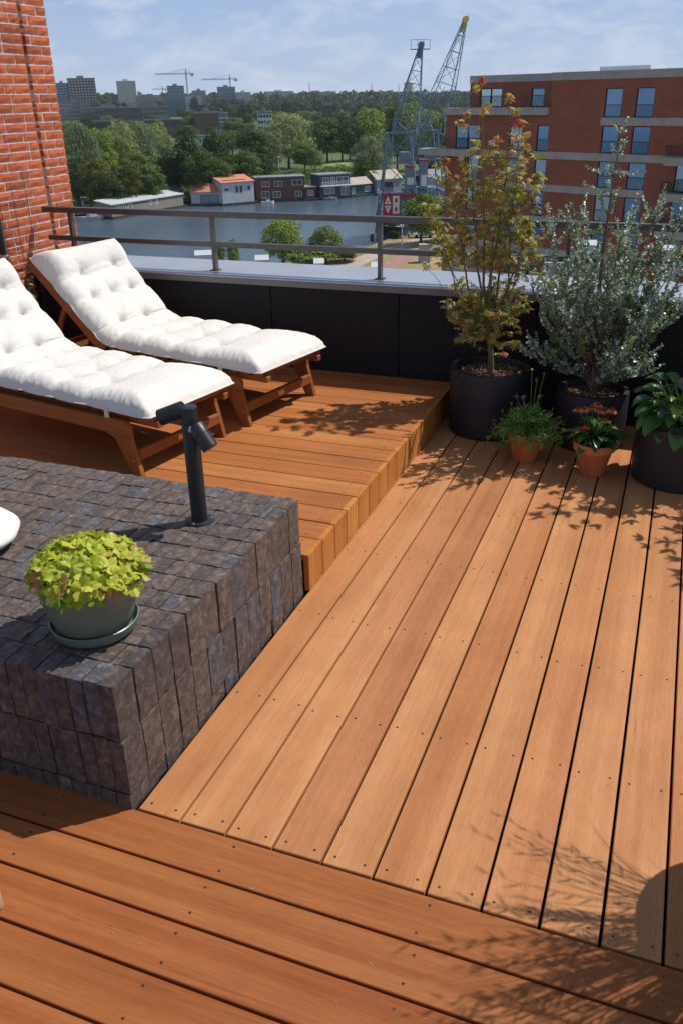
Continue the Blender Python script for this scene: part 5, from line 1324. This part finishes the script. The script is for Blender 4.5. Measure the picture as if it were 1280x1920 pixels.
PR = {'dark': [treeproto(i, 'round', 'cr_dark') for i in (1, 2, 3)], 'mid': [treeproto(i, 'round', 'cr_mid') for i in (4, 5, 6)], 'light': [treeproto(i, 'round', 'cr_light') for i in (7, 8)],
      'will': [treeproto(i, 'willow', 'cr_will', 11, 12) for i in (9, 10)], 'yel': [treeproto(11, 'round', 'cr_yel')], 'pop': [treeproto(12, 'poplar', 'cr_dark', 7, 16)], 'far': [treeproto(i, 'round', 'cr_far', nl=2200, ls=.75) for i in (14, 15)]}
KN = {'dark': ('leafy_tree', 'dark green'), 'mid': ('leafy_tree', 'mid green'), 'light': ('leafy_tree', 'light green'), 'will': ('willow_tree', 'silvery green'), 'yel': ('leafy_tree', 'olive yellow'), 'pop': ('leafy_tree', 'tall dark'), 'far': ('leafy_tree', 'dark bluish green')}
tr_r = random.Random(77)
def tree(kind, x, ybase, ytop, wpx, label, group=None, D=None, z=LZ):
    """x, ybase: where its foot stands; ytop / wpx give its height and crown width"""
    if D is None: g = ground(x, ybase, z); D = math.hypot(g.x, g.y)
    t = atD(x, ytop, D); H = t.z-z; Wm = wpx*D/1790
    me, m2 = tr_r.choice(PR[kind]); ph = {'pop': 18.5, 'will': 13.2}.get(kind, 12.2)
    nm = KN[kind][0]; o = bpy.data.objects.new(nm, None); C.objects.link(o); o.location = (t.x, t.y, z); o.rotation_euler = (0, 0, tr_r.uniform(0, 6.28))
    pw = {'pop': 7, 'will': 11}.get(kind, 10); o.scale = (Wm/pw*1.12, Wm/pw*1.12, H/ph); tag(o, label, 'tree', group)
    c = bpy.data.objects.new('crown', me); C.objects.link(c); c.parent = o
    c = bpy.data.objects.new('trunk', m2); C.objects.link(c); c.parent = o
    return o
# near bank
tree('light', 528, 500, 411, 84, 'young bright green tree by the water below the middle rail, left of its twin')
tree('light', 610, 496, 428, 70, 'young bright green tree by the water, right of its twin and left of the path')
tree('light', 575, 500, 462, 110, 'spreading green shrub tree between the two young trees on the near bank')
tree('mid', 645, 490, 462, 60, 'round green bush tree beside the path on the near bank')
tree('light', 436, 510, 452, 26, 'small narrow pale tree top above the parapet, right of the rail post'); tree('light', 412, 505, 455, 22, 'small pale tree top at the rail post above the parapet')
tree('mid', 790, 458, 365, 84, 'slim street tree in front of the cranes on the near quay')
tree('dark', 838, 452, 380, 70, 'dark street tree behind the maple on the near quay')
tree('dark', 742, 446, 432, 34, 'low dark bush on the quay edge beside the street lamp', z=LZ)
tree('pop', 697, 457, 438, 10, 'little dark conical conifer at the water edge left of the rail post')
# belt behind the houseboats, left to right
B = [('will', 150, 392, 232, 72, 'large silvery willow at the far left next to the brick wall'), ('mid', 138, 392, 300, 50, 'dark tree low beside the brick wall edge'), ('light', 184, 380, 242, 60, 'light green tree right of the leftmost willow'),
     ('will', 222, 372, 226, 62, 'pale willow crown third from the brick wall'), ('will', 262, 360, 228, 66, 'tall pale willow in the middle of the left group'), ('will', 292, 350, 230, 50, 'narrow pale willow at the right end of the left group'),
     ('will', 306, 352, 252, 56, 'lower pale willow at the right end of the left group'), ('yel', 178, 396, 296, 62, 'brownish leafless looking tree above the small white house'), ('yel', 232, 392, 300, 62, 'olive yellow tree in front of the willows'),
     ('dark', 205, 396, 320, 60, 'dark bushy tree above the lawn at the left'), ('mid', 275, 386, 310, 64, 'dull green tree behind the long grey houseboat'), ('mid', 255, 380, 285, 66, 'mid green tree below the tall pale willow'), ('dark', 312, 372, 290, 60, 'dark tree over the end of the grey houseboat'),
     ('dark', 350, 372, 255, 66, 'dark tree behind the white houseboat'), ('mid', 372, 376, 284, 72, 'round olive green tree right behind the white houseboat roof'), ('mid', 408, 374, 300, 60, 'green tree left of the tall white houseboat'), ('dark', 402, 350, 246, 60, 'dark tree in front of the low white school'),
     ('dark', 428, 366, 290, 60, 'dark tree directly above the tall white houseboat'), ('mid', 458, 368, 284, 66, 'green tree above the orange roof with solar panels'), ('dark', 487, 362, 288, 56, 'dark tree above the left end of the brown houseboat'), ('dark', 476, 340, 240, 64, 'dark tree left of the big willow'),
     ('will', 538, 316, 212, 92, 'very large silvery willow standing alone behind the brown houseboat'), ('will', 507, 322, 250, 50, 'pale lower part willow at the left foot of the very large willow'), ('mid', 570, 322, 268, 50, 'green bushy tree at the right foot of the very large willow'), ('will', 590, 318, 282, 44, 'pale bush tree left of the bright lawn'),
     ('mid', 612, 304, 222, 66, 'mid green tree behind the bright lawn, left one'), ('dark', 640, 303, 222, 60, 'dark green tree behind the middle of the bright lawn'), ('light', 690, 300, 205, 76, 'large light green tree behind the right end of the lawn'), ('mid', 655, 302, 250, 44, 'low green tree behind the lawn next to the large light green one'),
     ('will', 690, 350, 256, 66, 'silvery willow just left of the crane'), ('will', 712, 330, 252, 50, 'silvery willow half behind the crane mast'), ('light', 700, 358, 322, 38, 'small yellow green tree behind the slate houseboat end'), ('mid', 680, 352, 300, 40, 'small round green tree behind the solar roof'),
     ('will', 800, 330, 205, 80, 'pale willow behind the two cranes'), ('light', 770, 320, 200, 70, 'light green tree between the cranes'), ('mid', 745, 318, 195, 60, 'green tree behind the left crane mast'), ('mid', 835, 330, 215, 60, 'green tree between the taller crane and the red building'), ('dark', 812, 345, 270, 60, 'dark tree behind the right crane legs')]
for b_ in B: tree(b_[0], b_[1], b_[2], b_[3], b_[4], b_[5])
# further rows, each tree its own object
rows = [(470, 246, 300, 34), (560, 232, 285, 32), (660, 220, 262, 30), (800, 209, 240, 27), (980, 199, 225, 24), (1200, 190, 212, 21), (1500, 182, 200, 18)]
zone = ['in the first row of the wood behind the houseboat trees', 'in the second row of the wood behind the houseboat trees', 'in the middle of the wood beyond the river', 'in the deeper wood beyond the river', 'in the far wood below the skyline', 'in the far tree line below the skyline towers', 'in the hazy tree line on the horizon']
for i, (D_, yt, yb, wd) in enumerate(rows):
    x = 112+tr_r.uniform(0, 20)
    while x < 870:
        kd = tr_r.choice(['dark', 'dark', 'mid', 'mid', 'yel', 'light'] if i < 3 else (['dark', 'dark', 'mid', 'far'] if i < 5 else ['far', 'far', 'dark']))
        low = 8 if (i < 4 and (x < 320 or 360 < x < 430)) else 0
        skip = (i in (0, 1, 2) and (362 < x < 428 or 478 < x < 512 or 172 < x < 215 or 290 < x < 350)) or (i in (3, 4, 5) and (x < 180 or (270 < x < 345)) and tr_r.random() < .75)
        if not skip:
            tree(kd, x, 0, yt+low+tr_r.uniform(-6, 12)+(6 if i > 3 and x < 400 else 0), wd*tr_r.uniform(.9, 1.5), '%s broad tree %s' % (KN[kd][1], zone[i]), 'trees '+zone[i], D=D_*tr_r.uniform(.94, 1.06))
        x += wd*tr_r.uniform(.75, 1.15)
# far woodland as one mass
vs = []; fs = []; rr = np.random.RandomState(5); off = 0
for k in range(420):
    D_ = rr.uniform(1700, 3400); x = rr.uniform(60, 900); p = atD(x, 180, D_); top = atD(x, 177+rr.uniform(-4, 5)-(4 if x > 560 else 0), D_); H = max(10, top.z-LZ)
    v, f = crown(500+k % 7, 38, H, 0, 9, 150, 5.5); v = v+np.array([p.x, p.y, LZ]); vs += v.tolist(); fs += (f+off).tolist(); off += len(v)
me = bpy.data.meshes.new('far_woodland'); me.from_pydata(vs, [], fs); me.materials.append(MT['cr_far']); o = bpy.data.objects.new('far_woodland', me); C.objects.link(o); o['kind'] = 'stuff'
tag(o, 'hazy band of far woodland along the horizon', 'woodland')
# undergrowth along the far bank
vs = []; fs = []; off = 0
for k in range(240):
    x = rr.uniform(112, 720); yb_ = np.interp(x, [112, 350, 480, 720], [396, 376, 366, 348]); g = ground(x, yb_+rr.uniform(-30 if x > 500 else -60, -2), LZ); s = rr.uniform(3.5, 7)
    v, f = crown(700+k % 6, s, s*.55, 0, 7, 160, .6); v = v+np.array([g.x, g.y, LZ]); vs += v.tolist(); fs += (f+off).tolist(); off += len(v)
me = bpy.data.meshes.new('undergrowth'); me.from_pydata(vs, [], fs); me.materials.append(MT['cr_mid']); o = bpy.data.objects.new('undergrowth', me); C.objects.link(o); o['kind'] = 'stuff'
tag(o, 'low green undergrowth and reeds along the far river bank', 'undergrowth')
# ---- street lamps
def lamp(x, yb, yt, label):
    g = ground(x, yb, LZ); D_ = math.hypot(g.x, g.y); t = atD(x, yt, D_); o = thing('street_lamp', label, 'street lamp', (g.x, g.y, LZ), 0, 'pale street lamps')
    MB().tube([(g.x, g.y, LZ), (g.x, g.y, t.z-.25)], [.13, .09], 8).build('pole', 'whitepaint', o); MB().lathe((g.x, g.y, t.z-.249), [(.1, 0), (.42, .06), (.42, .2), (.15, .28)], 14).build('lamp_head', 'whitepaint', o)
lamp(753, 462, 423, 'white street lamp on the near quay in front of the cranes'); lamp(524, 332, 294, 'pale street lamp in the reeds left of the lawn'); lamp(623, 303, 283, 'pale street lamp behind the bright lawn')
# ---- near quay: concrete blocks, cars, hut
c = ground(795, 493, LZ)
o = thing('concrete_blocks', 'stack of grey concrete blocks on the dry grass by the red path', 'block', tuple(c))
mb = MB(); obox(mb, c, sd1, fw1, -.9, .9, 0, 1.6, LZ+.002, LZ+1.5); mb.build('block', 'concrete', o); mb = MB(); obox(mb, c, sd1, fw1, -.88, .88, .05, 1.5, LZ+1.502, LZ+2.9); mb.build('block', 'concrete', o)
c = ground(813, 488, LZ); o = thing('notice_board', 'small white and blue notice board beside the concrete blocks', 'sign', tuple(c))
mb = MB(); obox(mb, c, sd1, fw1, -.6, .6, 0, .06, LZ+.9, LZ+2.3); b_ = mb.build('panel', 'whitepaint', o); mb = MB(); obox(mb, c, sd1, fw1, -.35, .3, -.02, -.002, LZ+1.4, LZ+1.9); mb.build('blue_mark', 'tcr', b_)
mb = MB(); obox(mb, c, sd1, fw1, -.55, -.47, .061, .12, LZ, LZ+2.3); obox(mb, c, sd1, fw1, .47, .55, .061, .12, LZ, LZ+2.3); mb.build('post', 'steel', o)
def car(x, y, col, label, ang=0):
    g = ground(x, y, LZ); o = thing('parked_car', label, 'car', tuple(g), 0, 'parked cars on the near quay'); t = Vector((math.cos(YAW+ang), math.sin(YAW+ang), 0)); n = Vector((-t.y, t.x, 0))
    pr_ = [(0, .3), (0, .75), (.9, .9), (1.5, 1.4), (3.2, 1.42), (3.9, .95), (4.3, .85), (4.35, .3)]
    mb = MB(); k = len(pr_); vs = [g+t*u+Vector((0, 0, z))+n*0 for u, z in pr_]+[g+t*u+Vector((0, 0, z))+n*1.7 for u, z in pr_]; mb.add(vs, [tuple(range(k)), tuple(range(2*k-1, k-1, -1))]+[(i, (i+1) % k, (i+1) % k+k, i+k) for i in range(k)]); mb.build('body', col, o)
    mb = MB(); mb.add([g+t*u+Vector((0, 0, z))-n*.01 for u, z in ((1.1, .93), (1.6, 1.33), (3.15, 1.34), (3.7, .95))], [(0, 1, 2, 3)]); mb.build('window', 'glassdk', o)
    for u in (.85, 3.45):
        for w in (-.02, 1.52): MB().tube([g+t*u+n*w+Vector((0, 0, .32)), g+t*u+n*(w+.2)+Vector((0, 0, .32))], .32, 14).build('wheel', 'dark', o)
car(772, 447, 'whitepaint', 'white car parked on the near quay under the street tree'); car(800, 440, 'slate_boards', 'dark blue car parked right of the white car on the quay', .2); car(838, 480, 'slate_boards', 'dark car parked behind the maple beside the grass')
# ---- roof skylights just past the parapet and the lower roof
def rooflight(x0, x1, y, label, D_=14., h=.06):
    a, b = atD(x0, y, D_), atD(x1, y, D_); t = b-a; t.z = 0; L = t.length; t.normalize(); n = Vector((-t.y, t.x, 0)); o = thing('roof_vent', label, 'roof vent', tuple(a), 0)
    mb = MB(); obox(mb, a, t, n, 0, L, 0, .5, a.z-h, a.z); mb.build('cap', 'pale_roof', o)
    mb = MB(); obox(mb, a, t, n, L*.12, L*.88, .08, .42, -2.149, a.z-h-.001); mb.build('duct', 'concrete', o); return a
v1 = rooflight(365, 398, 479, 'long white roof vent just past the parapet left of the second rail post')
rooflight(478, 505, 488, 'white roof vent past the parapet below the young trees'); rooflight(588, 608, 494, 'small white roof vent past the parapet near the path'); rooflight(695, 712, 501, 'flat white roof vent at the third rail post')
rooflight(1020, 1055, 492, 'pale stone chimney cap between the maple and the silver shrub', 11., .06); rooflight(1082, 1118, 459, 'white roof vent behind the silver shrub beside the rail post', 13., .12); rooflight(1240, 1264, 470, 'tall white vent pipe behind the silver shrub at the right', 12., .3); rooflight(1230, 1258, 506, 'white box vent low behind the silver shrub at the right', 12., .5)
lw = thing('lower_roof', 'lower brick wing with a flat roof just below the parapet', 'building', (0, 15, LZ))
MB().box((-8.2, 6.6, LZ), (6, 14.5, -2.2)).build('wall', 'facade', lw); MB().box((-8.3, 6.5, -2.199), (6.1, 14.6, -2.15)).build('roof', 'grey_roof', lw)
lw['label'] = 'lower flat roofed wing directly below the parapet, carrying the white vents'
own = thing('own_building', 'brick building under the terrace, hidden below its deck', 'building', (-1, 2, LZ))
MB().box((-5.2, -6, LZ), (3.2, 5.92, -.41)).build('wall', 'facade', own)
# ================================================================== SKY, SUN, HAZE
sc = bpy.context.scene
w = bpy.data.worlds.new('World'); sc.world = w; w.use_nodes = True; nt = w.node_tree; bg = nt.nodes['Background']
sky = nt.nodes.new('ShaderNodeTexSky'); sky.sky_type = 'NISHITA'; sky.sun_disc = False
el = math.asin(SUN.z); az = math.atan2(SUN.x, SUN.y)
sky.sun_elevation = el; sky.sun_rotation = az; sky.air_density = 1.1; sky.dust_density = .7; sky.ozone_density = 1.6; sky.altitude = 20
tc = nt.nodes.new('ShaderNodeTexCoord'); mp = nt.nodes.new('ShaderNodeMapping'); mp.inputs['Scale'].default_value = (6, 6, 17)
nt.links.new(tc.outputs['Generated'], mp.inputs['Vector'])
n = noise(nt, 2.6, 8, mp.outputs[0], .6, .4)
f = ramp(nt, n, [(.44, (0, 0, 0)), (.74, (.6, .6, .6))])
sp = nt.nodes.new('ShaderNodeSeparateXYZ'); nt.links.new(tc.outputs['Generated'], sp.inputs[0])
fz = ramp(nt, sp.outputs[2], [(0, (.92, .92, .92)), (.12, (.9, .9, .9)), (.34, (.12, .12, .12))])
up_ = mix(nt, 1., sky.outputs[0], (.62, .62, .62), 'MULTIPLY')
low = ramp(nt, sp.outputs[2], [(0, (.47, .57, .735)), (.035, (.40, .52, .72)), (.11, (.29, .42, .68))]); low = mix(nt, 1., low, (9.4, 9.4, 9.4), 'MULTIPLY')
base = mix(nt, fz, up_, low); col = mix(nt, f, base, (6.4, 6.8, 7.6))
nt.links.new(col, bg.inputs['Color']); bg.inputs['Strength'].default_value = .12
sd = bpy.data.lights.new('sun', 'SUN'); so = bpy.data.objects.new('sun', sd); C.objects.link(so)
sd.energy = 4.6; sd.angle = rad(.55); sd.color = (1, .94, .85); so.rotation_euler = SUN.to_track_quat('Z', 'Y').to_euler()
vs = sc.view_settings; sc.display_settings.display_device = 'sRGB'; vs.view_transform = 'Standard'; vs.look = 'None'; vs.gamma = 1; vs.exposure = 0; vs.use_curve_mapping = False
HAZE = .00007
if HAZE:
    mb = MB(); mb.box((-4010, -310, -27), (4010, 3620, 90)); hz = mb.build('haze', 'dark'); hz.data.materials.clear()
    m = bpy.data.materials.new('haze'); m.use_nodes = True; t = m.node_tree; t.nodes.clear(); out = t.nodes.new('ShaderNodeOutputMaterial'); pv = t.nodes.new('ShaderNodeVolumePrincipled')
    pv.inputs['Color'].default_value = (.75, .85, 1, 1); pv.inputs['Density'].default_value = HAZE; pv.inputs['Anisotropy'].default_value = .2
    t.links.new(pv.outputs[0], out.inputs['Volume']); hz.data.materials.append(m); hz['kind'] = 'stuff'; tag(hz, 'thin bluish haze over the river and city', 'haze')
